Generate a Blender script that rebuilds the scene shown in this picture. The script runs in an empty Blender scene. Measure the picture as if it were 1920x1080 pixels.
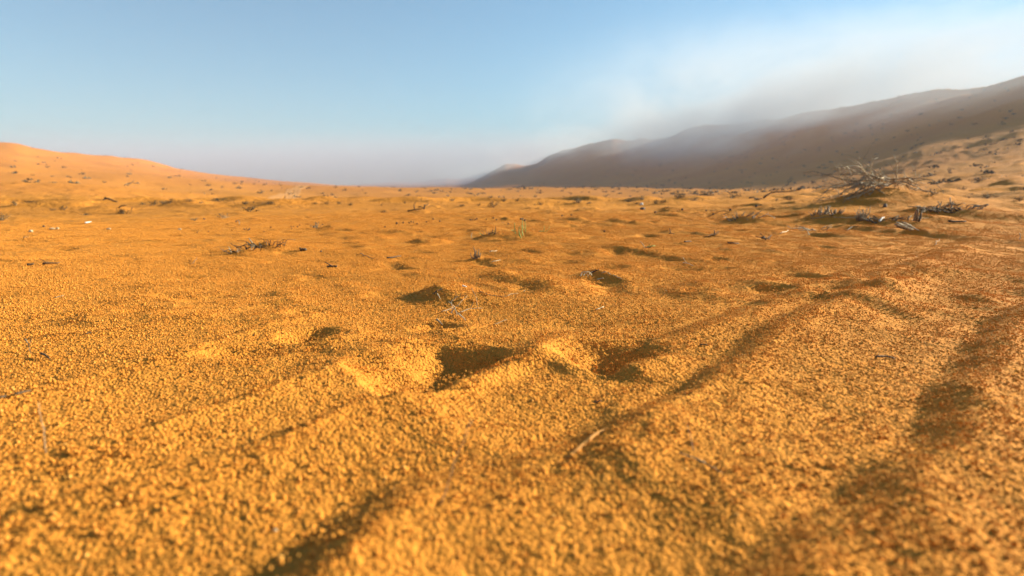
import bpy, math, random
import numpy as np
from mathutils import Vector
random.seed(7)
R = math.radians
sc = bpy.context.scene
col = sc.collection

# ------------------------------------------------------------------ camera
CAM_H = 0.35
PITCH = R(9.55)
FPX = 1100.0
cam_d = bpy.data.cameras.new('camera')
cam = bpy.data.objects.new('camera', cam_d); col.objects.link(cam)
cam.location = (0, 0, CAM_H)
cam.rotation_euler = (R(90) - PITCH, 0, 0)
cam_d.sensor_width = 36
cam_d.lens = FPX / 1920 * 36
cam_d.clip_start = 0.02
cam_d.clip_end = 12000
cam_d.dof.use_dof = True
cam_d.dof.focus_distance = 1.9
cam_d.dof.aperture_fstop = 3.0
sc.camera = cam

# ------------------------------------------------------------------ light
SUN_AZ, SUN_EL = R(68), R(17)
world = bpy.data.worlds.new('World'); sc.world = world
world.use_nodes = True
wn = world.node_tree.nodes; wl = world.node_tree.links
bg = wn['Background']
sky = wn.new('ShaderNodeTexSky'); sky.sky_type = 'NISHITA'; sky.sun_disc = False
sky.sun_elevation = SUN_EL; sky.sun_rotation = SUN_AZ
sky.air_density = 1.0; sky.dust_density = 0.0; sky.ozone_density = 1.6; sky.altitude = 200
tint = wn.new('ShaderNodeMix'); tint.data_type = 'RGBA'; tint.blend_type = 'MULTIPLY'; tint.inputs[0].default_value = 1
tint.inputs[7].default_value = (.51, .87, .95, 1)
wl.new(sky.outputs[0], tint.inputs[6]); wl.new(tint.outputs[2], bg.inputs[0]); bg.inputs[1].default_value = 0.05
sd = bpy.data.lights.new('sun', 'SUN'); sd.energy = 5.0; sd.angle = R(0.6); sd.color = (1.0, 0.95, 0.74)
sun = bpy.data.objects.new('sun', sd); col.objects.link(sun)
sun_dir = Vector((math.sin(SUN_AZ)*math.cos(SUN_EL), math.cos(SUN_AZ)*math.cos(SUN_EL), math.sin(SUN_EL)))
sun.rotation_euler = sun_dir.to_track_quat('Z', 'Y').to_euler()
sun.location = (0, 0, 50)
vs = sc.view_settings
vs.view_transform = 'Standard'; vs.look = 'None'; vs.gamma = 1; vs.use_curve_mapping = False
vs.exposure = 1.98
cy = sc.cycles
cy.volume_bounces = 2; cy.max_bounces = 6; cy.volume_step_rate = 1.0; cy.volume_max_steps = 96
cy.use_denoising = True
cy.diffuse_bounces = 2

# ------------------------------------------------------------------ helpers
cp, sp_ = math.cos(PITCH), math.sin(PITCH)
def ray(px, py):
    u, v = (px - 960) / FPX, (540 - py) / FPX
    return np.array([u, cp + v*sp_, v*cp - sp_])
def az_tan(px, py):
    d = ray(px, py); hz = math.hypot(d[0], d[1])
    return math.atan2(d[0], d[1]), d[2]/hz
def flat(px, py, z=0.0):
    d = ray(px, py); t = (z - CAM_H)/d[2]
    return np.array([d[0]*t, d[1]*t])

def hash2(ix, iy, seed):
    h = (ix.astype(np.int64)*374761393 + iy.astype(np.int64)*668265263 + seed*1442695041) & 0xffffffff
    h = ((h ^ (h >> 13)) * 1274126177) & 0xffffffff
    h = ((h ^ (h >> 16)) * 2246822519) & 0xffffffff
    return (h ^ (h >> 15)) & 0xffffffff
def perlin(x, y, seed=0):
    x = np.asarray(x, float); y = np.asarray(y, float)
    ix = np.floor(x); iy = np.floor(y); fx = x-ix; fy = y-iy
    u = fx*fx*fx*(fx*(fx*6-15)+10); v = fy*fy*fy*(fy*(fy*6-15)+10)
    def g(dx, dy):
        a = hash2(ix+dx, iy+dy, seed) * (2*math.pi/4294967296.0)
        return np.cos(a)*(fx-dx) + np.sin(a)*(fy-dy)
    a = g(0,0); b = g(1,0); c = g(0,1); d = g(1,1)
    return (a + (b-a)*u + (c-a)*v + (a-b-c+d)*u*v) * 1.5
def sstep(a, b, x):
    t = np.clip((x-a)/(b-a), 0, 1); return t*t*(3-2*t)

# ------------------------------------------------------------------ terrain height
def crest(rows):
    az, el, rc, rf = [], [], [], []
    for px, py, c, f in rows:
        a, t = az_tan(px, py); az.append(a); el.append(t); rc.append(c); rf.append(f)
    return [np.array(v, float) for v in (az, el, rc, rf)]
RIGHT = crest([(855,354,1500,700),(870,350,1420,650),(905,333,1300,560),(930,318,1240,520),(945,309,1200,500),(962,309,1160,490),(985,310,1100,470),(1005,306,1060,450),(1022,297,1030,440),(1050,284,980,420),(1100,271,920,390),(1150,263,860,360),
    (1185,264,820,330),(1203,257,805,325),(1222,260,790,315),(1258,257,760,300),(1278,248,735,290),(1295,242,715,280),(1330,237,690,260),(1380,231,650,220),(1430,223,620,185),(1460,222,600,165),(1500,213,570,140),
    (1560,207,530,110),(1620,198,500,85),(1680,187,470,65),(1740,172,440,50),(1790,167,420,42),(1840,163,400,36),(1880,154,385,32),(1920,146,370,28),(2050,125,340,25),(2400,60,300,25)])
R_az = np.append(RIGHT[0], [R(70), R(85), R(100), R(130)])
R_el = np.append(RIGHT[1], [0.17, 0.12, 0.06, 0.0])
R_rc = np.append(RIGHT[2], [300, 320, 360, 400]); R_rf = np.append(RIGHT[3], [45, 60, 80, 100])
LEFT = crest([(-900,200,330,60),(-300,238,350,60),(0,268,380,60),(25,268,385,60),(60,277,400,62),(100,283,410,65),(200,295,440,70),(240,301,450,75),(300,312,480,80),(350,320,520,90),(400,327,560,100),
    (450,333,620,110),(500,338,680,130),(560,343,760,160),(620,347,860,200),(700,350,1000,300),(760,354,1100,400)])
L_az = np.append([R(-120), R(-90)], LEFT[0]); L_el = np.append([0.0, 0.08], LEFT[1])
L_rc = np.append([400, 340], LEFT[2]); L_rf = np.append([80, 60], LEFT[3])
FAR = crest([(560,352,2400,1500),(640,349,2400,1500),(690,344,2400,1500),(735,341,2400,1500),(790,342,2400,1500),(835,334,2300,1400),(860,336,2300,1400),(900,335,2300,1400),(950,338,2300,1400),(1000,352,2300,1400)])

def smooth_table(T, w_el, w_r, lo=-140, hi=140):
    a = np.arange(R(lo), R(hi), R(.1))
    def blur(v, w):
        k = np.exp(-.5*(np.arange(-4*w, 4*w+.05, .1)/w)**2); k /= k.sum()
        n = len(k)//2
        return np.convolve(np.pad(v, n, mode='edge'), k, mode='valid')[:len(a)]
    return (a, blur(np.interp(a, T[0], T[1]), w_el), blur(np.interp(a, T[0], T[2]), w_r), blur(np.interp(a, T[0], T[3]), w_r))
RT = smooth_table((R_az, R_el, R_rc, R_rf), .13, 2.2)
LT = smooth_table((L_az, L_el, L_rc, L_rf), .5, 3.0)
def dune(az, r, T, power, lin, back):
    A, E, C, F = T
    e = np.interp(az, A, E); c = np.interp(az, A, C); f = np.interp(az, A, F)
    Hc = np.maximum(CAM_H + e*c, 0)
    # fade out beyond the ends of the table
    t = np.clip((r-f)/(c-f), 0, 1)
    up = lin*t*t*(1.5-0.5*t) + (1-lin)*t**power
    tb = np.clip((r-c)/(back*(c-f)), 0, 1)
    down = 1 - sstep(0, 1, tb)
    return Hc*np.where(r <= c, up, down)

# near relief, measured on the ground
def pl(*pts): return np.array([flat(*p) for p in pts])
RIPPLES = [  # polyline along the lee edge, height, edge half width, decay length
    (pl((-40,760),(120,718),(230,690),(430,640),(560,600)), .005, .020, .10),
    (pl((-60,895),(150,846),(300,803),(420,768),(520,730),(600,705)), .007, .020, .12),
    (pl((-60,1010),(230,940),(360,905),(480,872),(560,845),(640,812),(740,785)), .009, .022, .14),
    (pl((560,1120),(700,1010),(780,955),(900,905),(1010,868),(1180,815),(1290,745),(1370,685),(1480,610),(1600,565),(1760,520)), .012, .026, .16),
    (pl((1400,1140),(1500,1040),(1610,955),(1720,865),(1790,760),(1830,680),(1880,615),(1990,560)), .014, .028, .18),
    (pl((-60,660),(200,622),(400,590),(520,570)), .004, .022, .10),
    (pl((1240,640),(1330,610),(1480,560),(1620,505),(1800,462)), .005, .03, .16),
    (pl((1560,560),(1650,520),(1720,498),(1790,475)), .006, .03, .14),
]
ANG = -0.62   # trend of the shadowed tails on the ground (radians, from +x)
# (px, py, height, half length, half width, angle, sharp)
MOUNDS = [  # crest point, height, windward length, crest half width, slip face width
    (824,558,.055,.13,.10,.06), (895,486,.018,.06,.05,.03), (500,468,.045,.20,.17,.06), (455,476,.022,.12,.10,.04),
    (930,446,.060,.26,.15,.09), (985,446,.028,.22,.18,.08), (1165,470,.036,.20,.20,.09), (1245,480,.016,.15,.15,.06),
    (1118,520,.032,.12,.075,.05), (1022,545,.020,.10,.10,.05), (1095,478,.016,.14,.14,.05),
    (1395,418,.105,.35,.30,.16), (1570,420,.15,.6,.55,.25), (1700,422,.075,.4,.35,.14), (1785,414,.19,.8,.6,.3),
    (1545,442,.042,.22,.15,.07), (1705,440,.050,.26,.20,.08), (1350,446,.022,.16,.12,.06), (1870,455,.03,.4,.4,.10),
    (1000,678,.034,.10,.075,.05), (170,600,.016,.09,.07,.05), (285,596,.014,.09,.07,.05), (610,640,.016,.08,.09,.04),
    (520,549,.012,.09,.06,.04), (1480,560,.012,.08,.09,.04), (1340,560,.014,.10,.08,.04), (1800,520,.012,.16,.16,.06), (1890,592,.020,.16,.12,.06),
    (1165,900,.012,.09,.10,.05), (1180,800,.010,.08,.08,.04), (620,430,.035,.4,.25,.1), (830,625,.014,.08,.06,.04),
    (430,500,.010,.14,.1,.05), (1000,470,.012,.12,.10,.05), (240,560,.008,.1,.1,.04),
]
# (px, py, depth, rx, ry, angle, rim)
BOWLS = [
    (265,585,.016,.060,.055,.3,.002), (150,590,.012,.060,.05,.3,.002), (590,634,.018,.075,.050,.3,.003),
    (450,664,.012,.085,.045,.3,.002), (590,590,.010,.07,.05,0,.002), (1440,530,.010,.075,.05,0,.003),
    (1450,549,.016,.075,.04,.1,.003), (1310,551,.012,.060,.04,.1,.003), (710,467,.010,.14,.06,.4,.002),
    (1020,454,.012,.09,.06,.3,.002), (1055,466,.010,.10,.06,.3,.002), (1085,478,.008,.10,.07,.3,.002),
    (1340,488,.014,.06,.05,.3,.002), (1725,512,.012,.11,.09,.6,.002), (960,525,.008,.10,.05,.3,.002),
    (1010,545,.010,.09,.05,.4,.002), (820,612,.014,.06,.05,.3,.003), (1060,610,.006,.14,.05,.2,.001),
    (1870,508,.008,.12,.07,.2,.001), (60,600,.006,.10,.07,.2,.001), (470,612,.006,.08,.05,.2,.001),
    (1180,645,.006,.10,.03,.2,.001),(1040,890,.011,.15,.07,.8,.001),(830,945,.009,.13,.06,.8,.001),(1290,770,.006,.14,.06,.8,.001),(1590,975,.008,.14,.07,.95,.001),(1745,830,.003,.17,.07,.95,.001),(1230,612,.004,.1,.05,.3,.001),
]
# hoof-like scoops: steep wall on one side, long ramp on the other
# (px, py) and (px, py) of the two ends of the steep rim, depth, wall width, ramp length, margin along the rim
SCOOPS = [((800,754),(1000,672), .085, .05, .30, .02), ((1160,706),(1256,672), .062, .045, .26, .02),
          ((540,646),(618,628), .016, .03, .10, .02)]
def poly_dist(P, x, y):
    """signed distance to polyline (+ on the right-hand side of travel is negated: + = far/right side) and fade at the ends"""
    best = np.full(x.shape, 1e9); sg = np.zeros(x.shape); end = np.zeros(x.shape)
    n = len(P)-1
    for i in range(n):
        a, b = P[i], P[i+1]; d = b-a; L = math.hypot(*d); d = d/L
        rx, ry = x-a[0], y-a[1]
        t = rx*d[0]+ry*d[1]; tc = np.clip(t, 0, L)
        qx, qy = rx-tc*d[0], ry-tc*d[1]
        dist = np.hypot(qx, qy)
        cr = rx*d[1]-ry*d[0]
        m = dist < best
        best = np.where(m, dist, best); sg = np.where(m, np.sign(cr), sg)
        over = np.where((i == 0) & (t < 0), -t, np.where((i == n-1) & (t > L), t-L, 0))
        end = np.where(m, over, end)
    return best*sg, end

def near_relief(x, y):
    H = np.zeros(x.shape)
    w1 = perlin(x*3.1, y*3.1, 11)*.025 + perlin(x*9, y*9, 12)*.008
    for P, A, w, L in RIPPLES:
        A = A*(5.0 if A < .0095 else 3.0); w = w*1.8
        d, end = poly_dist(P, x, y)
        d = d + w1
        k = 1 + .25*perlin(x*2.3, y*2.3, 21)
        prof = sstep(-w, w, d) * np.exp(-np.maximum(d, 0)/L) * np.exp(-(end/.15)**2)
        H += A*k*prof
    wx = x + perlin(x*11, y*11, 31)*.012; wy = y + perlin(x*11, y*11, 32)*.012
    lx, ly = -math.sin(SUN_AZ), -math.cos(SUN_AZ)
    for px, py, A, wind, half, slip in MOUNDS:
        c = flat(px, py)
        p = (wx-c[0])*lx + (wy-c[1])*ly; q = (wx-c[0])*ly - (wy-c[1])*lx
        m = (np.abs(p) < 4*wind+slip) & (np.abs(q) < 4*half)
        if not m.any(): continue
        pp, qq = p[m] + (q[m]/half)**2*slip*.6, q[m]/half
        f = np.where(pp < 0, np.exp(-.5*(pp/wind)**2), np.exp(-(np.maximum(pp, 0)/slip)**1.5))
        H[m] += A*(.72 if A > .05 else .85)*f*np.exp(-.5*qq*qq)
    for px, py, D, rx, ry, ang, rim in BOWLS:
        c = flat(px, py); ca, sa = math.cos(ang), math.sin(ang)
        u = (wx-c[0])*ca + (wy-c[1])*sa; v = -(wx-c[0])*sa + (wy-c[1])*ca
        q = np.sqrt((u/rx)**2 + (v/ry)**2)
        H += -D*np.exp(-(q*1.15)**3.0) + rim*np.exp(-((q-1.35)/.35)**2)
    for a, b, D, w, L, mg in SCOOPS:
        a = flat(*a); b = flat(*b); d = b-a; n = math.hypot(*d); d = d/n
        u = ((wx-a[0])*d[0] + (wy-a[1])*d[1])/n
        v = -(wx-a[0])*d[1] + (wy-a[1])*d[0]          # towards the left of the rim
        v = v + .010*perlin(x*14, y*14, 51)
        k = 4*np.clip(u, 0, 1)*(1-np.clip(u, 0, 1))
        v = v + .045*(1-k)*0
        win = sstep(-mg/n*2, mg/n*3, u)*(1-sstep(1-mg/n*3, 1+mg/n*2, u))
        prof = sstep(0, w, v)*(1-sstep(w*1.6, L*(.6+.4*win), v))
        rim = np.exp(-((v+.02)/.03)**2)*.25
        outer = np.exp(-((v-L*1.05)/.05)**2)*.12
        H += D*win*(-prof + rim + outer)
    return H

def field(x, y):
    """ground height without the grain; arrays in, array out"""
    x = np.asarray(x, float); y = np.asarray(y, float)
    r = np.hypot(x, y) + 1e-9; az = np.arctan2(x, y)
    H = np.zeros(x.shape)
    # gentle undulation
    lx_, ly_ = x*math.sin(SUN_AZ)+y*math.cos(SUN_AZ), -x*math.cos(SUN_AZ)+y*math.sin(SUN_AZ)
    hm = np.maximum(perlin(lx_*3.0+2, ly_*2.2, 61)-.10, 0)*.085 + np.maximum(perlin(lx_*6.5, ly_*5, 66)-.12, 0)*.040
    hm = hm*(.22 + .5*sstep(-.15, .45, perlin(x*.55, y*.8, 68)))
    H += hm*sstep(1.5, 2.6, r)*(1-.6*sstep(9, 16, r))*(.35+.65*sstep(R(-22), R(2), az))
    H -= .018*np.maximum(perlin(x*4.4+1, y*4.4, 67)-.35, 0)*2*sstep(1.4, 2.2, r)*(1-sstep(7, 12, r))
    H += .010*perlin(x*1.1+5, y*1.1, 1)*sstep(.3, 2, r) + .004*perlin(x*3.7, y*3.7, 2)
    H += .05*perlin(x*.23, y*.23, 3)*sstep(4, 14, r) + .02*perlin(x*.9, y*.9, 4)*sstep(5, 12, r)
    H += .45*perlin(x*.045, y*.045, 5)*sstep(18, 60, r) + .10*perlin(x*.25, y*.25, 6)*sstep(14, 40, r)
    # the near sheet of sand ends in a low lip, beyond it lies slightly lower ground with hummocks
    lip = 17 + 3*perlin(az*3, az*0+.5, 7)
    H += .06*sstep(7, 16, r)*(1-sstep(17, 22, r)) - .12*sstep(lip, lip+7, r)*(1-sstep(40, 90, r))
    # the plain dips out of sight beyond the lip and rises again before the dune feet
    mid_az = sstep(R(-40), R(-26), az)*(1-sstep(R(6), R(26), az))
    H += -(.30+.85*mid_az)*sstep(19, 60, r)*(1-sstep(85, 190, r)) + .75*mid_az*sstep(110, 200, r)*(1-sstep(230, 420, r))
    # rise to the right and to the left
    H += sstep(R(12), R(42), az)*(.16*sstep(6, 20, r) + .5*sstep(12, 60, r))
    H += sstep(R(10), R(38), -az)*(.10*sstep(12, 30, r) + 1.0*sstep(25, 80, r))
    H -= .20*sstep(R(14), R(38), -az)*sstep(4, 11, r)*(1-sstep(12, 30, r))*.4
    hum = np.maximum(perlin(x*.24+4, y*.24, 63), 0)*.22 + np.maximum(perlin(x*.6, y*.6, 64), 0)*.26
    H += hum*sstep(R(14), R(32), az)*sstep(20, 45, r)*(1-sstep(160, 260, r))
    nb = np.maximum(perlin(x*.75, y*.75, 65)-.12, 0)
    H += .22*nb*sstep(9, 16, r)*(1-sstep(50, 90, r))
    D1 = dune(az, r, RT, 1.7, .45, 1.3)
    D2 = dune(az, r, LT, 1.5, .6, 1.2)
    D3 = dune(az, r, tuple(FAR), 1.3, .5, .8)
    # fade dunes at the ends of their range
    D3 = D3*sstep(FAR[0][0], FAR[0][0]+.03, az)*(1-sstep(FAR[0][-1]-.03, FAR[0][-1], az))
    fold = 9*(.35-np.abs(perlin(x*.0075, y*.0075, 62)))*sstep(500, 800, r)
    near_c = np.exp(-((r/np.interp(az, RT[0], RT[2]))-1)**2/.02)
    big = fold + 6*perlin(x*.011, y*.011, 8) + 2.2*perlin(x*.035+3, y*.035, 9) + .8*perlin(x*.1, y*.1, 10)
    soft = sstep(60, 300, r)
    H += D1 + D2 + D3
    H += big*soft*np.clip((D1+D2+D3*.5)/40, 0, 1)*(1-near_c*.5)*.8
    H += .5*perlin(x*.06, y*.06, 13)*sstep(60, 200, r)
    hb = np.array([math.sin(BUSH_AZ), math.cos(BUSH_AZ)])*BUSH_R
    p = (x-hb[0]); q = (y-hb[1])
    H += .19*np.exp(-.5*((p/np.where(p < 0, .42, .75))**2 + (q/.5)**2)) + .12*np.exp(-.5*((p/1.6)**2+(q/.9)**2))
    m = r < 14
    if m.any():
        H[m] += near_relief(x[m], y[m])
    return H

BUSH_R = 10.5; BUSH_AZ = az_tan(1655, 355)[0]
def H1(x, y): return float(field(np.array([x]), np.array([y]))[0])
def hit(px, py, lo=.3, hi=1500):
    """where the sight line through a point of the photograph meets the ground"""
    d = ray(px, py)
    t = np.geomspace(lo, hi, 900)
    X, Y, Z = d[0]*t, d[1]*t, CAM_H + d[2]*t
    below = Z < field(X, Y)
    i = int(np.argmax(below)) if below.any() else len(t)-1
    a, b = t[max(i-1, 0)], t[i]
    for _ in range(14):
        m = (a+b)/2
        if CAM_H + d[2]*m < H1(d[0]*m, d[1]*m): b = m
        else: a = m
    x, y = d[0]*b, d[1]*b
    return Vector((x, y, H1(x, y)))

# ------------------------------------------------------------------ materials
def mat(name):
    m = bpy.data.materials.new(name); m.use_nodes = True
    return m, m.node_tree.nodes, m.node_tree.links, m.node_tree.nodes['Principled BSDF']
def ramp(n, stops):
    r = n.new('ShaderNodeValToRGB'); e = r.color_ramp.elements
    while len(e) < len(stops): e.new(.5)
    for k, (p, c) in enumerate(stops): e[k].position = p; e[k].color = (*c, 1)
    return r
def noise(n, l, vec, scale, detail=3, rough=.5):
    t = n.new('ShaderNodeTexNoise'); t.inputs['Scale'].default_value = scale
    t.inputs['Detail'].default_value = detail; t.inputs['Roughness'].default_value = rough
    l.new(vec, t.inputs['Vector']); return t
def sand_material():
    m, n, l, b = mat('orange_sand')
    g = n.new('ShaderNodeNewGeometry'); P = g.outputs['Position']
    n1 = noise(n, l, P, 900, 2, .6); n2 = noise(n, l, P, 1.3, 4, .55); n3 = noise(n, l, P, .03, 4, .6)
    r1 = ramp(n, [(.3, (.51,.197,.025)), (.55, (.585,.233,.034)), (.75, (.66,.276,.048))])
    l.new(n1.outputs['Fac'], r1.inputs[0])
    r2 = ramp(n, [(.3, (.86,.84,.80)), (.7, (1.06,1.06,1.05))]); l.new(n2.outputs['Fac'], r2.inputs[0])
    r3 = ramp(n, [(.35, (.96,.90,.95)), (.65, (1.05,1.06,1.0))]); l.new(n3.outputs['Fac'], r3.inputs[0])
    mx = n.new('ShaderNodeMix'); mx.data_type = 'RGBA'; mx.blend_type = 'MULTIPLY'; mx.inputs[0].default_value = 1
    l.new(r1.outputs[0], mx.inputs[6]); l.new(r2.outputs[0], mx.inputs[7])
    mx2 = n.new('ShaderNodeMix'); mx2.data_type = 'RGBA'; mx2.blend_type = 'MULTIPLY'; mx2.inputs[0].default_value = 1
    l.new(mx.outputs[2], mx2.inputs[6]); l.new(r3.outputs[0], mx2.inputs[7])
    # sand colour shifts slightly redder with distance
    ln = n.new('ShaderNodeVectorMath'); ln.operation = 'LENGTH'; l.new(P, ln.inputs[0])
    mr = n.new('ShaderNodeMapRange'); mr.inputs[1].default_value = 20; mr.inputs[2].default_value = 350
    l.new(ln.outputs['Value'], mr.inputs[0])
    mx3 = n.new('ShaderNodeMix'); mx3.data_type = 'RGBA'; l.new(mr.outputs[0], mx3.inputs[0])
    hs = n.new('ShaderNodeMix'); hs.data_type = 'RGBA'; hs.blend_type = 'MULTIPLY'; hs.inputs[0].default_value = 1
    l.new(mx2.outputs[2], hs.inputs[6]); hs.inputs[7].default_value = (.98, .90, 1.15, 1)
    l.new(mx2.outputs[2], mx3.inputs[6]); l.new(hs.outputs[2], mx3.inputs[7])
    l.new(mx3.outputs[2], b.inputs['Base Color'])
    b.inputs['Roughness'].default_value = .95; b.inputs['Specular IOR Level'].default_value = .06
    v1 = n.new('ShaderNodeTexVoronoi'); v1.inputs['Scale'].default_value = 190; l.new(P, v1.inputs['Vector'])
    v2 = noise(n, l, P, 60, 3, .7)
    v3 = noise(n, l, P, 9, 3, .6)
    v4 = noise(n, l, P, .8, 5, .65)
    def bump(src, strength, dist, prev=None, inv=False):
        bp = n.new('ShaderNodeBump'); bp.inputs['Strength'].default_value = strength; bp.inputs['Distance'].default_value = dist
        bp.invert = inv; l.new(src, bp.inputs['Height'])
        if prev: l.new(prev.outputs[0], bp.inputs['Normal'])
        return bp
    mid = n.new('ShaderNodeMapRange'); mid.inputs[1].default_value = 4; mid.inputs[2].default_value = 14; l.new(ln.outputs['Value'], mid.inputs[0])
    def grow(bp, a, c):
        mr = n.new('ShaderNodeMapRange'); mr.inputs[3].default_value = a; mr.inputs[4].default_value = c
        l.new(mid.outputs[0], mr.inputs[0]); l.new(mr.outputs[0], bp.inputs['Distance']); return bp
    b1 = grow(bump(v4.outputs['Fac'], .7, .12), .10, .30)
    b2 = grow(bump(v3.outputs['Fac'], .8, .02, b1), .02, .07)
    b3 = grow(bump(v2.outputs['Fac'], .8, .006, b2), .006, .02)
    b4 = bump(v1.outputs['Distance'], .8, .0035, b3, True)
    l.new(b4.outputs[0], b.inputs['Normal'])
    return m
SAND = sand_material()

# ------------------------------------------------------------------ ground sheet
def mesh_from(name, verts, faces4, smooth=True):
    me = bpy.data.meshes.new(name)
    me.vertices.add(len(verts)); me.vertices.foreach_set('co', verts.astype(np.float32).ravel())
    nf = len(faces4)
    me.loops.add(nf*4); me.loops.foreach_set('vertex_index', faces4.astype(np.int32).ravel())
    me.polygons.add(nf); me.polygons.foreach_set('loop_start', np.arange(0, nf*4, 4, dtype=np.int32))
    me.update(calc_edges=True)
    if smooth: me.polygons.foreach_set('use_smooth', np.ones(nf, bool))
    return me
def build_ground():
    fine = np.arange(R(-50), R(52), 1.2/587)
    left = -np.geomspace(R(2), R(130), 40)[::-1] + R(-50)
    right = np.geomspace(R(2), R(128), 40) + R(52)
    az = np.concatenate([left, fine, right])          # closes behind the camera
    az = az[(az > R(-180)) & (az < R(179.9))]
    rs = [.02, .08, .14, .20, .26, .30]
    r = .30
    while r < 3400:
        if r < 1.0: dr = .0023
        elif r < 2.2: dr = .0023 + .0045*(r-1.0)
        elif r < 6: dr = .0077 + .008*(r-2.2)
        elif r < 30: dr = .0075*r
        else: dr = r*.016
        r += dr; rs.append(r)
    rs = np.array(rs)
    A, RR = np.meshgrid(az, rs)
    x = RR*np.sin(A); y = RR*np.cos(A)
    z = field(x.ravel(), y.ravel()).reshape(x.shape)
    m = rs < 9
    X, Y = x[m], y[m]
    # crumbly surface: rounded clumps with narrow gaps between them
    a1 = perlin(X*255, Y*255, 41); a2 = perlin(X*420+9, Y*420, 42); a3 = perlin(X*60, Y*60, 43)
    g = (1-np.abs(a1)*1.7)*(-.0018)*(.75+.5*perlin(X*7, Y*7, 44)) + a2*.0005 + a3*.0012
    g = -g
    for qx, qy, w in ((722,718,.11), (1045,668,.09)):
        c = flat(qx, qy); g = g*(1-.55*np.exp(-((X-c[0])**2+(Y-c[1])**2)/w**2))
    z[m] += g*(1-sstep(5, 9, RR[m]))*(.42 + .58*(1-sstep(.9, 2.4, RR[m])))*1.0 - .0012
    V = np.stack([x.ravel(), y.ravel(), z.ravel()], 1)
    nr, nc = x.shape
    i = np.arange(nr-1)[:, None]*nc + np.arange(nc-1)[None, :]
    F = np.stack([i, i+1, i+nc+1, i+nc], -1)
    # last column to first column behind the camera
    j = np.arange(nr-1)*nc
    Fc = np.stack([j+nc-1, j, j+nc, j+2*nc-1], -1)
    rc = .5*(RR[:-1, :-1]+RR[1:, 1:]); ac = .5*(A[:-1, :-1]+A[1:, 1:])
    fR = np.interp(ac, R_az, R_rf); fL = np.interp(ac, L_az, L_rf)
    cls = np.zeros(rc.shape, int)
    cls[(rc > fR) & (ac > R_az[0]) & (rc < 2200)] = 1
    cls[(rc > fL) & (ac < L_az[-1]) & (rc < 2200)] = 2
    cls[(rc > 1400) & (cls == 0) & (np.abs(ac) < R(60))] = 3
    # faces wind clockwise seen from above: flip
    F = F[..., ::-1]; Fc = Fc[..., ::-1]
    print('ground verts', len(V), 'rows', nr, 'cols', nc)
    names = ['sand_ground', 'dune_hill', 'dune_hill.001', 'dune_hill.002']
    labels = ['orange desert sand with coarse grains, ripples and hollows', 'tall shaded dune ridge rising to the right under drifting fog',
              'long sunlit pinkish dune slope falling from the left', 'low pale dunes on the horizon in the middle of the valley']
    for k in range(4):
        f = F[cls == k]
        if k == 0: f = np.concatenate([f, Fc])
        used = np.unique(f); remap = np.zeros(len(V), np.int64); remap[used] = np.arange(len(used))
        me = mesh_from(names[k], V[used], remap[f])
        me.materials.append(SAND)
        o = bpy.data.objects.new(names[k], me); col.objects.link(o)
        o['kind'] = 'structure'; o['label'] = labels[k]
build_ground()

# ------------------------------------------------------------------ coarse grains lying on the near sand
def grain_material():
    m, n, l, b = mat('sand_grain')
    at = n.new('ShaderNodeAttribute'); at.attribute_name = 'tint'
    r = ramp(n, [(0, (.44,.160,.020)), (.25, (.52,.198,.027)), (.6, (.59,.231,.036)), (.9, (.65,.27,.050)), (.98, (.70,.35,.08)), (1, (.72,.50,.28))])
    l.new(at.outputs['Fac'], r.inputs[0]); l.new(r.outputs[0], b.inputs['Base Color'])
    b.inputs['Roughness'].default_value = .9; b.inputs['Specular IOR Level'].default_value = .08
    return m
GRAIN = grain_material()
def ico():
    t = (1+5**.5)/2
    v = np.array([(-1,t,0),(1,t,0),(-1,-t,0),(1,-t,0),(0,-1,t),(0,1,t),(0,-1,-t),(0,1,-t),(t,0,-1),(t,0,1),(-t,0,-1),(-t,0,1)], float)
    v /= np.linalg.norm(v[0])
    f = np.array([(0,11,5),(0,5,1),(0,1,7),(0,7,10),(0,10,11),(1,5,9),(5,11,4),(11,10,2),(10,7,6),(7,1,8),(3,9,4),(3,4,2),(3,2,6),(3,6,8),(3,8,9),(4,9,5),(2,4,11),(6,2,10),(8,6,7),(9,8,1)])
    return v, f
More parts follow.
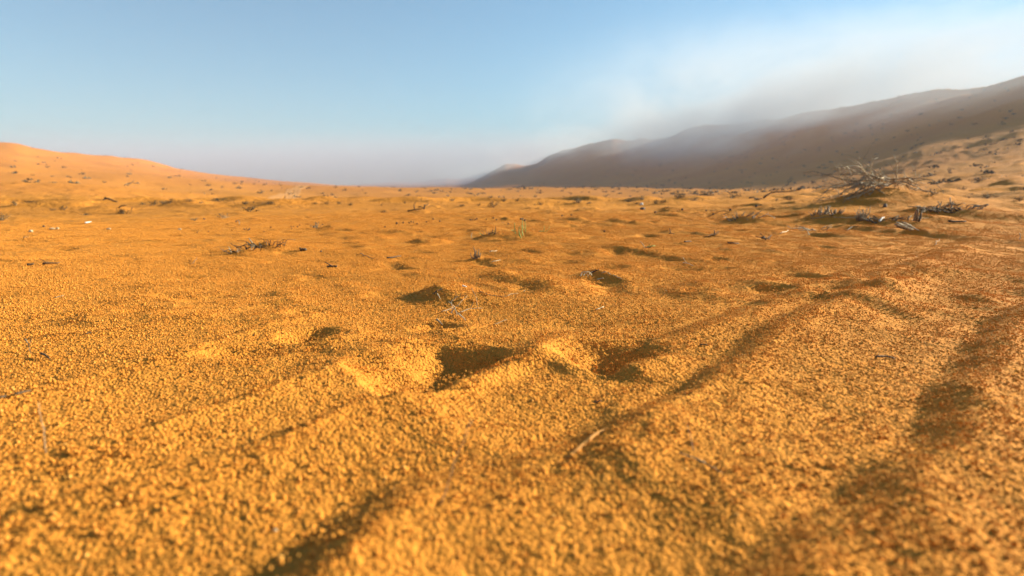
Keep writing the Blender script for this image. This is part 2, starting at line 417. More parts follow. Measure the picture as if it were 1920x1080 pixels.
def build_grains():
    rng = np.random.default_rng(5)
    iv, ifc = ico()
    tiles = bpy.data.collections.new('sand_grain_patches')
    TR = .05
    for k in range(8):
        N = 120
        # spread with a soft edge
        rad = TR*np.sqrt(rng.random(N))*1.15; a = rng.random(N)*2*math.pi
        px, py = rad*np.cos(a), rad*np.sin(a)
        s = .0012*np.exp(rng.normal(0, .35, N)); s = np.clip(s, .0006, .0032)
        V = iv[None]*(1 + rng.normal(0, .13, (N, 12, 1)))
        V = V * (s[:, None, None]*rng.uniform(.75, 1.25, (N, 1, 3)))
        V[:, :, 0] += px[:, None]; V[:, :, 1] += py[:, None]; V[:, :, 2] += (s*rng.uniform(-.5, .5, N))[:, None]
        F = (ifc[None] + (np.arange(N)*12)[:, None, None]).reshape(-1, 3)
        me = bpy.data.meshes.new('sand_grain_patch')
        V = V.reshape(-1, 3)
        me.vertices.add(len(V)); me.vertices.foreach_set('co', V.astype(np.float32).ravel())
        me.loops.add(len(F)*3); me.loops.foreach_set('vertex_index', F.astype(np.int32).ravel())
        me.polygons.add(len(F)); me.polygons.foreach_set('loop_start', np.arange(0, len(F)*3, 3, dtype=np.int32))
        me.update(calc_edges=True)
        me.polygons.foreach_set('use_smooth', np.ones(len(F), bool))
        at = me.attributes.new('tint', 'FLOAT', 'POINT')
        at.data.foreach_set('value', np.repeat(rng.beta(2.2, 2.0, N), 12).astype(np.float32))
        me.materials.append(GRAIN)
        o = bpy.data.objects.new('sand_grain_patch', me); tiles.objects.link(o)
    # places: jittered hexagonal grid in the fan the photograph shows, and a little beyond
    sx = .066
    gx, gy = np.meshgrid(np.arange(-7, 8, sx), np.arange(.2, 6.2, sx*.87))
    gx = gx + (np.arange(gx.shape[0])[:, None] % 2)*sx*.5
    gx = (gx + rng.normal(0, sx*.14, gx.shape)).ravel(); gy = (gy + rng.normal(0, sx*.14, gy.shape)).ravel()
    rr = np.hypot(gx, gy); aa = np.arctan2(gx, gy)
    keep = (rr > .3) & (rr < 5.6) & (np.abs(aa - R(1)) < R(48)+.15/np.maximum(rr, .3))
    for qx, qy, w in ((1045,668,.06), (735,716,.07)):
        c = flat(qx, qy); keep &= np.hypot(gx-c[0], gy-c[1]) > w
    keep &= rng.random(len(gx)) < 1.05 - .6*sstep(2.5, 5.6, rr)
    gx, gy = gx[keep], gy[keep]; e = .02
    scl = rng.uniform(.9, 1.15, len(gx))
    s2 = .125
    hx, hy = np.meshgrid(np.arange(-9, 10, s2), np.arange(2.5, 11, s2*.87))
    hx = (hx + rng.normal(0, s2*.2, hx.shape)).ravel(); hy = (hy + rng.normal(0, s2*.2, hy.shape)).ravel()
    rr = np.hypot(hx, hy); aa = np.arctan2(hx, hy)
    k2 = (rr > 4.2) & (rr < 10.5) & (np.abs(aa - R(1)) < R(48)) & (rng.random(len(hx)) < sstep(4.2, 5.6, rr)*(1-.8*sstep(7, 10.5, rr)))
    gx = np.append(gx, hx[k2]); gy = np.append(gy, hy[k2]); scl = np.append(scl, rng.uniform(1.2, 1.6, k2.sum()))
    z = field(gx, gy)
    dzx = (field(gx+e, gy)-field(gx-e, gy))/(2*e); dzy = (field(gx, gy+e)-field(gx, gy-e))/(2*e)
    V = np.stack([gx, gy, z], 1)
    me = bpy.data.meshes.new('coarse_sand_grains')
    me.vertices.add(len(V)); me.vertices.foreach_set('co', V.astype(np.float32).ravel())
    rot = np.zeros((len(V), 3))
    from mathutils import Matrix
    for i in range(len(V)):
        nrm = Vector((-dzx[i], -dzy[i], 1)).normalized()
        q = Vector((0, 0, 1)).rotation_difference(nrm) @ Matrix.Rotation(rng.random()*6.283, 3, 'Z').to_quaternion()
        rot[i] = q.to_euler()
    at = me.attributes.new('rot', 'FLOAT_VECTOR', 'POINT'); at.data.foreach_set('vector', rot.astype(np.float32).ravel())
    at = me.attributes.new('scl', 'FLOAT', 'POINT'); at.data.foreach_set('value', scl.astype(np.float32))
    me.update()
    o = bpy.data.objects.new('coarse_sand_grains', me); col.objects.link(o)
    o['kind'] = 'stuff'; o['label'] = 'coarse orange sand grains lying loose over the near ground'
    ng = bpy.data.node_groups.new('scatter_grains', 'GeometryNodeTree')
    ng.interface.new_socket('Geometry', in_out='INPUT', socket_type='NodeSocketGeometry')
    ng.interface.new_socket('Geometry', in_out='OUTPUT', socket_type='NodeSocketGeometry')
    n, l = ng.nodes, ng.links
    gi = n.new('NodeGroupInput'); go = n.new('NodeGroupOutput')
    ci = n.new('GeometryNodeCollectionInfo'); ci.inputs['Collection'].default_value = tiles
    ci.inputs['Separate Children'].default_value = True; ci.inputs['Reset Children'].default_value = True
    ip = n.new('GeometryNodeInstanceOnPoints'); ip.inputs['Pick Instance'].default_value = True
    ra = n.new('GeometryNodeInputNamedAttribute'); ra.data_type = 'FLOAT_VECTOR'; ra.inputs['Name'].default_value = 'rot'
    sa = n.new('GeometryNodeInputNamedAttribute'); sa.data_type = 'FLOAT'; sa.inputs['Name'].default_value = 'scl'
    e2r = n.new('FunctionNodeEulerToRotation')
    l.new(gi.outputs[0], ip.inputs['Points']); l.new(ci.outputs[0], ip.inputs['Instance'])
    l.new(ra.outputs[0], e2r.inputs[0]); l.new(e2r.outputs[0], ip.inputs['Rotation']); l.new(sa.outputs[0], ip.inputs['Scale'])
    l.new(ip.outputs[0], go.inputs[0])
    md = o.modifiers.new('scatter', 'NODES'); md.node_group = ng
    print('grain patches', len(V))
build_grains()

# ------------------------------------------------------------------ air
def box(name, lo, hi):
    v = [(x, y, z) for x in (lo[0], hi[0]) for y in (lo[1], hi[1]) for z in (lo[2], hi[2])]
    f = [(0,1,3,2),(4,6,7,5),(0,4,5,1),(2,3,7,6),(0,2,6,4),(1,5,7,3)]
    me = bpy.data.meshes.new(name); me.from_pydata(v, [], f); me.update()
    o = bpy.data.objects.new(name, me); col.objects.link(o); return o
def build_haze():
    o = box('haze', (-3600, -3600, -6), (3600, 3600, 200))
    o['kind'] = 'stuff'; o['label'] = 'thin pinkish morning haze over the desert valley'
    m, n, l, b = mat('haze'); n.remove(b)
    v = n.new('ShaderNodeVolumePrincipled')
    v.inputs['Color'].default_value = (.37, .40, .50, 1); v.inputs['Density'].default_value = .00052
    v.inputs['Anisotropy'].default_value = .0
    l.new(v.outputs[0], n['Material Output'].inputs['Volume'])
    o.data.materials.append(m)
build_haze()
def build_fog():
    # a bank of drifting fog pouring over the dune ridge
    rx = (R_rc*np.sin(R_az)); ry = (R_rc*np.cos(R_az))
    o = box('fog_bank', (-160, 120, -3), (520, 1300, 186))
    o['kind'] = 'stuff'; o['label'] = 'bank of pale fog drifting over the dune ridge'
    m, n, l, b = mat('fog'); n.remove(b)
    g = n.new('ShaderNodeNewGeometry'); sx = n.new('ShaderNodeSeparateXYZ')
    tc = n.new('ShaderNodeTexCoord'); P = tc.outputs['Object']
    l.new(P, sx.inputs[0]); X, Y, Z = sx.outputs
    def M(op, a, b_=None, c=None):
        q = n.new('ShaderNodeMath'); q.operation = op
        for k, v in enumerate((a, b_, c)):
            if v is None: continue
            if isinstance(v, (int, float)): q.inputs[k].default_value = v
            else: l.new(v, q.inputs[k])
        return q.outputs[0]
    def bell(v, c, w):          # exp(-((v-c)/w)^2)
        d = M('DIVIDE', M('SUBTRACT', v, c), w); return M('EXPONENT', M('MULTIPLY', M('MULTIPLY', d, d), -1.0))
    def ss(v, a, c):
        q = n.new('ShaderNodeMapRange'); q.interpolation_type = 'SMOOTHSTEP'; l.new(v, q.inputs[0]); q.inputs[1].default_value = a; q.inputs[2].default_value = c; return q.outputs[0]
    dy = M('SUBTRACT', Y, 350.0)
    ridge = M('SUBTRACT', 262.0, M('MULTIPLY', M('MULTIPLY', dy, dy), .0004))
    s = M('SUBTRACT', X, ridge)
    mp = n.new('ShaderNodeMapping'); mp.inputs['Scale'].default_value = (.011, .006, .016); l.new(P, mp.inputs[0])
    nz = n.new('ShaderNodeTexNoise'); nz.inputs['Scale'].default_value = 1; nz.inputs['Detail'].default_value = 6; nz.inputs['Roughness'].default_value = .62; nz.inputs['Distortion'].default_value = .4
    l.new(mp.outputs[0], nz.inputs['Vector']); N = nz.outputs['Fac']
    ceil_ = M('MULTIPLY', M('ADD', 50.0, M('MULTIPLY', Y, .19)), M('SUBTRACT', 1.0, M('MULTIPLY', ss(Y, 640, 1150), .78)))
    zt = M('DIVIDE', M('ADD', Z, M('MULTIPLY', M('SUBTRACT', N, .5), 80.0)), ceil_)
    top = M('SUBTRACT', 1.0, ss(zt, .35, 1.12))
    low = ss(M('DIVIDE', Z, ceil_), .04, .50)
    along = M('MULTIPLY', ss(Y, 130, 300), M('SUBTRACT', 1.0, ss(Y, 1050, 1290)))
    core = M('MULTIPLY', M('MULTIPLY', bell(s, 5.0, 115.0), M('MULTIPLY', top, low)), along)
    wisp = M('MULTIPLY', M('MULTIPLY', bell(s, -50.0, 60.0), bell(Z, 40.0, 30.0)), bell(Y, 560.0, 240.0))
    tot = M('ADD', M('MULTIPLY', core, .0110), M('MULTIPLY', wisp, .017))
    tot = M('MULTIPLY', tot, M('SUBTRACT', 1.0, M('MULTIPLY', ss(Y, 430, 640), .42)))
    dens = M('MULTIPLY', tot, M('MAXIMUM', M('MULTIPLY', M('SUBTRACT', N, .41), 6.4), 0.0))
    v = n.new('ShaderNodeVolumePrincipled'); v.inputs['Color'].default_value = (.75, .77, .82, 1)
    v.inputs['Anisotropy'].default_value = .0
    l.new(dens, v.inputs['Density']); l.new(v.outputs[0], n['Material Output'].inputs['Volume'])
    o.data.materials.append(m)
build_fog()
def build_valley_mist():
    # a low, even bank lying across the far end of the valley
    o = box('valley_mist', (-1900, 1250, 12), (500, 2250, 188))
    o['kind'] = 'stuff'; o['label'] = 'low pinkish mist bank lying across the far end of the valley'
    m, n, l, b = mat('valley_mist'); n.remove(b)
    tc = n.new('ShaderNodeTexCoord'); sx = n.new('ShaderNodeSeparateXYZ'); l.new(tc.outputs['Object'], sx.inputs[0])
    def edge(sock, a, b_, c, d):
        q = n.new('ShaderNodeMapRange'); q.interpolation_type = 'SMOOTHSTEP'; l.new(sock, q.inputs[0]); q.inputs[1].default_value = a; q.inputs[2].default_value = b_
        p = n.new('ShaderNodeMapRange'); p.interpolation_type = 'SMOOTHSTEP'; l.new(sock, p.inputs[0]); p.inputs[1].default_value = c; p.inputs[2].default_value = d
        p.inputs[3].default_value = 1; p.inputs[4].default_value = 0
        k = n.new('ShaderNodeMath'); k.operation = 'MULTIPLY'; l.new(q.outputs[0], k.inputs[0]); l.new(p.outputs[0], k.inputs[1]); return k.outputs[0]
    ex = edge(sx.outputs[0], -1900, -1100, 50, 480); ey = edge(sx.outputs[1], 1260, 1600, 1900, 2240)
    mp = n.new('ShaderNodeMapping'); mp.inputs['Scale'].default_value = (.0016, .0016, .012); l.new(tc.outputs['Object'], mp.inputs[0])
    nz = n.new('ShaderNodeTexNoise'); nz.inputs['Scale'].default_value = 1; nz.inputs['Detail'].default_value = 4; l.new(mp.outputs[0], nz.inputs['Vector'])
    zz = n.new('ShaderNodeMath'); zz.operation = 'MULTIPLY_ADD'; l.new(nz.outputs['Fac'], zz.inputs[0]); zz.inputs[1].default_value = -90; l.new(sx.outputs[2], zz.inputs[2])
    ez = edge(zz.outputs[0], -80, -30, 30, 125)
    a = n.new('ShaderNodeMath'); a.operation = 'MULTIPLY'; l.new(ex, a.inputs[0]); l.new(ey, a.inputs[1])
    c = n.new('ShaderNodeMath'); c.operation = 'MULTIPLY'; l.new(a.outputs[0], c.inputs[0]); l.new(ez, c.inputs[1])
    d = n.new('ShaderNodeMath'); d.operation = 'MULTIPLY'; l.new(c.outputs[0], d.inputs[0]); d.inputs[1].default_value = .0022
    v = n.new('ShaderNodeVolumePrincipled'); v.inputs['Color'].default_value = (.53, .52, .61, 1); v.inputs['Anisotropy'].default_value = 0
    l.new(d.outputs[0], v.inputs['Density']); l.new(v.outputs[0], n['Material Output'].inputs['Volume'])
    o.data.materials.append(m)
build_valley_mist()

# ------------------------------------------------------------------ plants, twigs and litter
def simple_mat(name, c1, c2, scale=60, rough=.8, trans=0):
    m, n, l, b = mat(name)
    tc = n.new('ShaderNodeNewGeometry'); nz = noise(n, l, tc.outputs['Position'], scale, 3, .6)
    r = ramp(n, [(.35, c1), (.65, c2)]); l.new(nz.outputs['Fac'], r.inputs[0]); l.new(r.outputs[0], b.inputs['Base Color'])
    b.inputs['Roughness'].default_value = rough; b.inputs['Specular IOR Level'].default_value = .3
    return m
M = dict(
    dark=simple_mat('weathered_dark_wood', (.05,.030,.016), (.13,.080,.042)),
    grey=simple_mat('sun_bleached_wood', (.18,.125,.072), (.33,.245,.15)),
    sandy=simple_mat('sand_caked_root', (.34,.14,.02), (.48,.20,.03), 200),
    brown=simple_mat('brown_twig', (.15,.095,.048), (.29,.195,.105)),
    straw=simple_mat('pale_straw', (.42,.30,.16), (.60,.47,.30)),
    green=simple_mat('fresh_green_shoot', (.16,.20,.03), (.42,.44,.12)),
    scrub=simple_mat('grey_green_scrub', (.055,.040,.020), (.16,.115,.055), 12),
    dung=simple_mat('dry_dark_pellet', (.018,.012,.009), (.045,.03,.022)),
    white=simple_mat('chalky_white', (.50,.48,.45), (.66,.64,.60), 200, .5),
    stone=simple_mat('dark_stone', (.05,.04,.035), (.11,.09,.075), 80),
)
class MB:
    def __init__(s): s.v = []; s.f = []
    def tube(s, pts, r0, r1=None, n=5):
        r1 = r0*.35 if r1 is None else r1
        pts = [Vector(p) for p in pts]; base = len(s.v); L = len(pts)
        for i, p in enumerate(pts):
            d = (pts[min(i+1, L-1)] - pts[max(i-1, 0)])
            d = d.normalized() if d.length > 1e-9 else Vector((0, 0, 1))
            a = d.orthogonal().normalized(); b = d.cross(a)
            r = r0 + (r1-r0)*i/max(L-1, 1)
            for k in range(n):
                t = 2*math.pi*k/n; s.v.append(p + (a*math.cos(t) + b*math.sin(t))*r)
        for i in range(L-1):
            for k in range(n):
                s.f.append((base+i*n+k, base+i*n+(k+1)%n, base+(i+1)*n+(k+1)%n, base+(i+1)*n+k))
        s.f.append(tuple(base+k for k in range(n))[::-1]); s.f.append(tuple(base+(L-1)*n+k for k in range(n)))
    def blade(s, pts, w, side):
        """thin two-faced leaf blade with a little thickness"""
        base = len(s.v); L = len(pts)
        for i, p in enumerate(pts):
            k = w*(1-.85*i/(L-1)); p = Vector(p)
            s.v += [p - side*k, p + side.cross(Vector((0, 0, 1)))*k*.3, p + side*k]
        for i in range(L-1):
            a = base+i*3
            s.f += [(a, a+1, a+4, a+3), (a+1, a+2, a+5, a+4), (a+2, a, a+3, a+5)]
    def lump(s, c, rx, ry, rz, rnd, jitter=.15, squash=0):
        iv, ifc = ICO2; base = len(s.v)
        for v in iv:
            k = 1 + rnd.uniform(-jitter, jitter)
            s.v.append(Vector((c[0]+v[0]*rx*k, c[1]+v[1]*ry*k, c[2]+v[2]*rz*k)))
        s.f += [tuple(base+i for i in f) for f in ifc]
    def build(s, name, m, parent=None, origin=None):
        me = bpy.data.meshes.new(name)
        o_ = origin or Vector((0, 0, 0))
        me.from_pydata([tuple(Vector(v)-o_) for v in s.v], [], s.f); me.materials.append(m)
        me.polygons.foreach_set('use_smooth', [True]*len(me.polygons)); me.update()
        o = bpy.data.objects.new(name, me); col.objects.link(o)
        if parent: o.parent = parent
        elif origin is not None: o.location = origin
        return o
def ico_sub():
    v, f = ico(); v = [tuple(x) for x in v]; cache = {}; out = []
    def mid(a, b):
        k = (min(a, b), max(a, b))
        if k not in cache:
            p = np.array(v[a])+np.array(v[b]); p /= np.linalg.norm(p); v.append(tuple(p)); cache[k] = len(v)-1
        return cache[k]
    for a, b, c in f:
        ab, bc, ca = mid(a, b), mid(b, c), mid(c, a)
        out += [(a, ab, ca), (b, bc, ab), (c, ca, bc), (ab, bc, ca)]
    return v, out
ICO2 = ico_sub()
def tag(o, label=None, cat=None, group=None, kind=None):
    if label: o['label'] = label
    if cat: o['category'] = cat
    if group: o['group'] = group
    if kind: o['kind'] = kind
    return o
def empty(name, loc):
    o = bpy.data.objects.new(name, None); col.objects.link(o); o.location = loc; o.empty_display_size = .05; return o
def copy_tree(o, parent=None):
    c = o.copy(); col.objects.link(c); c.parent = parent
    for ch in o.children: copy_tree(ch, c)
    return c
def at_depth(px, py, depth):
    d = ray(px, py); t = depth/d[1]; return Vector((d[0]*t, depth, CAM_H + d[2]*t))
def metres(px, p):           # length in metres of px photo pixels at point p
    return px*(p.length)/1115.0
rnd = random.Random(11)
def wob(a, b, n, amp, rnd=rnd):
    a, b = Vector(a), Vector(b); L = (b-a).length; out = []
    for i in range(n+1):
        t = i/n; k = math.sin(math.pi*t)**.5 if 0 < t < 1 else 0
        out.append(a.lerp(b, t) + Vector((rnd.uniform(-1, 1), rnd.uniform(-1, 1), rnd.uniform(-1, 1)))*L*amp*k)
    return out

# --- a twig lying on the sand; points are (px, py, height above sand in metres)
def lying(name, pts, r, m, label, cat, forks=(), group=None):
    P = []
    for p in pts:
        h = hit(p[0], p[1]); P.append(h + Vector((0, 0, (p[2] if len(p) > 2 else 0) + r*.7)))
    Q = [P[0]]
    for a, b in zip(P, P[1:]): Q += wob(a, b, 4, .03)[1:]
    o0 = P[0].copy()
    root = empty(name, o0)
    mb = MB(); mb.tube(Q, r, r*.5, 6); mb.build('stem', m, root, o0)
    for f in forks:
        mb = MB(); i, dx, dy, dz, rr = f
        a = Q[min(i, len(Q)-1)]; b = a + Vector((dx, dy, dz)); mb.tube(wob(a, b, 4, .06), rr, rr*.4, 5); mb.build('twig', m, root, o0)
    tag(root, label, cat, group); return root

# --- a clump of stems sticking out of the sand around a point
def tuft(name, px, py, n, h_px, w_px, m, label, cat, group=None, thick=1.0, lean=.35, m2=None, curl=.1, seed=None):
    g = random.Random(seed if seed is not None else int(px*7+py)); c = hit(px, py)
    H, W = metres(h_px, c), metres(w_px, c)
    root = empty(name, c)
    for i in range(n):
        x = g.uniform(-.5, .5)*W; y = g.uniform(-.3, .3)*W
        z = H1(c.x+x, c.y+y)
        a = Vector((c.x+x, c.y+y, z-.01)); h = H*g.uniform(.35, 1.0)
        b = a + Vector((x*lean*2 + g.uniform(-1, 1)*lean*h, g.uniform(-1, 1)*lean*h, h+.01))
        mb = MB(); mb.tube(wob(a, b, 4, curl, g), metres(1.05, c)*thick*g.uniform(.6, 1.2), None, 5)
        o = mb.build('stem', (m2 if m2 and g.random() < .4 else m), root, c)
    tag(root, label, cat, group); return root

def standing(name, strokes, m, label, cat, dm=None, base=None, group=None, jitter=.0):
    """strokes drawn at the depth of the base: each (width px, [(px,py)...], material)"""
    bx, by = base if base else strokes[0][1][0]
    c = hit(bx, by); root = empty(name, c)
    for w, pts, mm in strokes:
        off = rnd.uniform(-1, 1)*jitter
        P = [at_depth(x, y, c.y+off+(rnd.uniform(-1, 1)*jitter*.3)) for x, y in pts]
        Q = [P[0]]
        for a, b in zip(P, P[1:]): Q += wob(a, b, 3, .04)[1:]
        r = metres(w, c)*.5
        mb = MB(); mb.tube(Q, r, r*.45, 6); mb.build('stem', M[mm], root, c)
    tag(root, label, cat, group); return root

# big sprawling dead bush on its own hummock
def dead_bush():
    g = random.Random(4)
    bx_, by_ = BUSH_R*math.sin(BUSH_AZ), BUSH_R*math.cos(BUSH_AZ)
    c = Vector((bx_, by_, H1(bx_, by_)+.02)); root = empty('dead_bush', c)
    k = metres(1, c)*1.1
    def limb(a, d, L, r, depth, parent, name='branch'):
        pts = [a]; dd = Vector(d).normalized(); n = 7
        for i in range(n):
            dd = (dd + Vector((g.uniform(-1, 1), g.uniform(-1, 1), g.uniform(-1, 1)))*.30 + Vector((0, 0, -.10))).normalized()
            p = pts[-1] + dd*L/n
            gz = H1(p.x, p.y) + .01
            if p.z < gz: p.z = gz; dd.z = abs(dd.z)*.3
            pts.append(p)
        mb = MB(); mb.tube(pts, r, r*.4, 6)
        o = mb.build(name, g.choice([M['grey'], M['straw'], M['grey'], M['brown']]) if depth == 0 else g.choice([M['grey'], M['straw'], M['brown']]), parent, c)
        if depth < 1:
            tw = MB()
            for _ in range(g.randint(4, 7)):
                i = g.randint(2, n-1)
                e = (dd*.5 + Vector((g.uniform(-1, 1), g.uniform(-1, 1), g.uniform(-.5, .8)))).normalized()
                q = [pts[i]]
                LL = L*g.uniform(.2, .5)
                for j in range(4):
                    e = (e + Vector((g.uniform(-1, 1), g.uniform(-1, 1), g.uniform(-1, .7)))*.25).normalized(); q.append(q[-1] + e*LL/4)
                t2 = MB(); t2.tube(q, r*.5, r*.2, 4); t2.build('twig', g.choice([M['grey'], M['straw'], M['brown']]), o, Vector((0,0,0)) if False else c)
        return o
    for i in range(26):                                   # sprawling to the left
        a = c + Vector((g.uniform(-.14, .10), g.uniform(-.15, .15), g.uniform(.0, .14)))
        limb(a, (-1, g.uniform(-.5, .4), g.uniform(-.05, .62)), k*g.uniform(50, 105), k*g.uniform(.5, 1.1), 0, root)
    for i in range(12):                                    # to the right
        a = c + Vector((g.uniform(0, .15), g.uniform(-.15, .15), g.uniform(.0, .12)))
        limb(a, (1, g.uniform(-.5, .5), g.uniform(-.05, .6)), k*g.uniform(30, 78), k*g.uniform(.5, 1.2), 0, root)
    for i in range(7):                                    # upright
        a = c + Vector((g.uniform(-.15, .15), g.uniform(-.15, .15), .03))
        limb(a, (g.uniform(-.9, .9), g.uniform(-.5, .5), .8), k*g.uniform(18, 44), k*g.uniform(.4, .9), 0, root)
    tag(root, 'large sprawling dead bush of grey branches on a sand hummock', 'dead bush')
dead_bush()

# things that stick out of the near mounds
tuft('twig_stump', 893, 484, 9, 22, 12, M['brown'], 'small frayed grey-brown stump with a long shadow on open sand', 'stump', thick=1.5, m2=M['grey'], lean=.3)
standing('green_shoots', [(2.4,[(980,442),(979,430),(978,422)],'green'),(2.6,[(974,443),(973,432),(974,425)],'green'),(2.2,[(966,438),(965,426),(965,418)],'green'),
    (2.4,[(977,446),(974,438),(973,433)],'green'),(2.2,[(985,434),(985,422),(984,414)],'green'),(2.2,[(981,430),(979,420),(980,411)],'green'),
    (4.5,[(979,411.5),(980,410.5),(981,409.5)],'dark'),(4.0,[(983,413.5),(984,412.5),(985,411.5)],'dark'),(3.5,[(976,410.5),(977.5,410),(979,410)],'dark'),(2.0,[(963,434),(961,431),(958,432)],'green')],
    None, 'cluster of fresh green shoots with dark seed heads on low mound', 'plant', base=(977,445), jitter=.05)
standing('green_sprig', [(1.8,[(1012,434),(1018,433.5),(1024,435)],'green'),(1.4,[(1019,434),(1021,428),(1020,423)],'green'),(1.4,[(1009,434),(1013,435),(1016,436)],'dark'),(1.3,[(1023,434),(1029,430),(1031,424)],'green')],
    None, 'tiny flat green sprig right of the seed-headed green shoots', 'plant', base=(1018,435), jitter=.03)
standing('green_seedling', [(1.8,[(1209,464),(1205,458),(1200,452)],'straw'),(2.6,[(1212,464),(1217,461),(1219,458)],'green'),(2.6,[(1218,463),(1223,461),(1228,461)],'green'),(3,[(1210,464),(1216,464),(1221,463)],'dark')],
    None, 'green seedling with one pale dry stem leaning left', 'plant', base=(1213,465), jitter=.03)
tuft('grass_tuft', 918, 439, 12, 11, 26, M['brown'], 'sparse brownish grass tuft on crest of dark-tailed mound', 'grass tuft', thick=.7, m2=M['green'], lean=.4)
standing('dark_twig', [(2.4,[(926,440),(929,434),(929,424)],'dark'),(2.4,[(917,438),(924,436),(931,437)],'dark'),(2.0,[(921,438),(924,432),(923,430)],'dark')], None,
    'short black upright twig at right end of grassy mound', 'twig', base=(927,441), jitter=.02)
standing('pale_twig', [(2,[(884,446),(884,440),(885,437)],'straw')], None, 'single pale peg of straw in the dark mound flank', 'twig', base=(884,447))
# mound with a fringe of dry twigs on the left
tuft('twig_fringe', 500, 461, 22, 11, 44, M['dark'], 'fringe of dark broken twigs along crest of left mound', 'twigs', thick=1.1, m2=M['brown'], lean=.8, curl=.16)
tuft('twig_fringe', 455, 469, 14, 8, 30, M['dark'], 'low dark twig litter at left foot of twig-fringed mound', 'twigs', thick=1.2, m2=M['grey'], lean=1.1, curl=.2)
standing('pale_twig', [(2.1,[(477,462),(472,453),(467,447)],'straw'),(1.4,[(473,459),(470,453),(466,446)],'grey')], None, 'pale straw leaning left out of the twig-fringed mound', 'twig', base=(477,463))
standing('dark_twig', [(2.0,[(505,460),(507,453),(508,449)],'dark')], None, 'thin dark twig standing on right part of the twig-fringed mound', 'twig', base=(505,461))
standing('pale_twig', [(1.8,[(433,473),(431,467),(428,462)],'straw')], None, 'short pale straw at left end of the twig-fringed mound', 'twig', base=(433,474))

# twisted pale root and its straws
standing('curled_root', [(2.8,[(1088,519),(1091,511),(1097,509),(1105,511)],'straw'),(2.2,[(1096,514),(1099,510),(1106,510)],'straw'),(2,[(1094,517),(1096,513),(1101,511)],'straw'),
    (2.0,[(1102,519),(1102,514),(1098,512)],'straw'),(2.0,[(1109,516),(1107,511),(1103,509),(1099,509)],'straw'),(1.6,[(1105,515),(1106,511),(1111,509)],'straw')], None,
    'curled white root arching like a spider over the sand', 'root', base=(1098,520), jitter=.02)
lying('straw_stalk', [(1128,514,.004),(1137,514,.008),(1145,517,.004)], .0022, M['straw'], 'bent pale straw stalk lying right of the curled root', 'straw')
lying('straw_stalk', [(1150,518,.003),(1166,524,.001)], .0025, M['straw'], 'straight pale straw stalk furthest right of the curled root', 'straw')
lying('straw_stalk', [(1119,525,.001),(1132,523,.002)], .0022, M['straw'], 'tiny pale straw lying just below the curled root', 'straw')
standing('dark_twig', [(4,[(1108,512),(1116,508),(1123,505)],'dark')], None, 'black stub of wood behind the curled white root', 'twig', base=(1112,514))

# twiggy patch on the sharp central mound
standing('mound_tip_twig', [(4,[(812,552),(817,547),(821,543)],'dark'),(2.4,[(822,545),(826,543),(829,541)],'grey')], None, 'dark wood stub at the tip of the steep shaded mound', 'twig', base=(815,555))
lying('straw_stalk', [(820,557,.01),(826,563,.002)], .0017, M['straw'], 'short pale straw on lit flank of the steep shaded mound', 'straw')
lying('straw_stalk', [(846,593,.008),(853,590,.02),(857,596,.006)], .0018, M['straw'], 'forked pale straw standing over the centre of the steep mound foot', 'straw', forks=[(3,.02,.0,.02,.0012),(4,-.02,.01,.015,.0012)])
lying('straw_stalk', [(858,592,.006),(873,603,.001)], .0022, M['straw'], 'thick pale straw pointing down right below the steep mound', 'straw')
lying('straw_stalk', [(862,594,.012),(882,587,.012),(905,582,.006)], .0014, M['grey'], 'long thin grey stalk reaching right below the steep mound', 'straw', forks=[(4,.01,.0,.02,.0009)])
lying('straw_stalk', [(828,591,.01),(850,583,.01)], .0014, M['grey'], 'thin grey stalk left of the forked pale straw', 'straw', forks=[(2,-.01,-.01,-.02,.0009)])
lying('dark_twig', [(858,577,.004),(876,562,.012)], .0012, M['brown'], 'thin brown twig rising right above the forked straw', 'twig')
lying('dark_twig', [(844,575,.012),(858,563,.012),(875,560,.008)], .0013, M['dark'], 'dark wiry twig across the lit side of the steep mound', 'twig', forks=[(3,.0,.01,.02,.0009),(6,.015,.0,.01,.0009)])
lying('straw_stalk', [(846,577,.016),(850,583,.004)], .0014, M['grey'], 'short grey fork just left of the wiry dark twig', 'straw')
lying('white_chip', [(819,604,.006),(829,612,.003)], .0030, M['grey'], 'small pale grey chip below the steep mound', 'chip')
lying('white_chip', [(867,539,.004),(875,541,.003)], .0036, M['white'], 'tiny white chip right of the steep mound tip', 'chip')
lying('straw_stalk', [(885,553,.02),(893,565,.012),(895,577,.002)], .0010, M['grey'], 'hair-thin stalk curving down right of the steep mound', 'straw')
lying('straw_stalk', [(1118,582,.001),(1132,578,.003)], .0020, M['straw'], 'lone pale straw on open sand right of centre', 'straw')
lying('dark_twig', [(926,610,.002),(950,602,.003)], .0011, M['brown'], 'thin brown twig on open sand below centre', 'twig')
lying('root_line', [(900,548,.001),(920,555,.002),(950,557,.001),(985,545,.001)], .0016, M['brown'], 'thin half-buried brown root curving across the middle sand', 'root')
lying('straw_stalk', [(918,473,.002),(932,471,.002)], .0028, M['straw'], 'small pale straw right of the frayed stump', 'straw')
lying('straw_stalk', [(922,492,.001),(938,489,.003)], .0022, M['straw'], 'pale straw lying below right of the frayed stump', 'straw')
lying('dark_twig', [(726,485,.002),(752,482,.003)], .0042, M['dark'], 'straight dark stick left of the frayed stump', 'stick')
lying('root_line', [(676,476,.001),(690,482,.003),(708,487,.001)], .0022, M['brown'], 'thin curved brown stem left of the straight dark stick', 'twig')

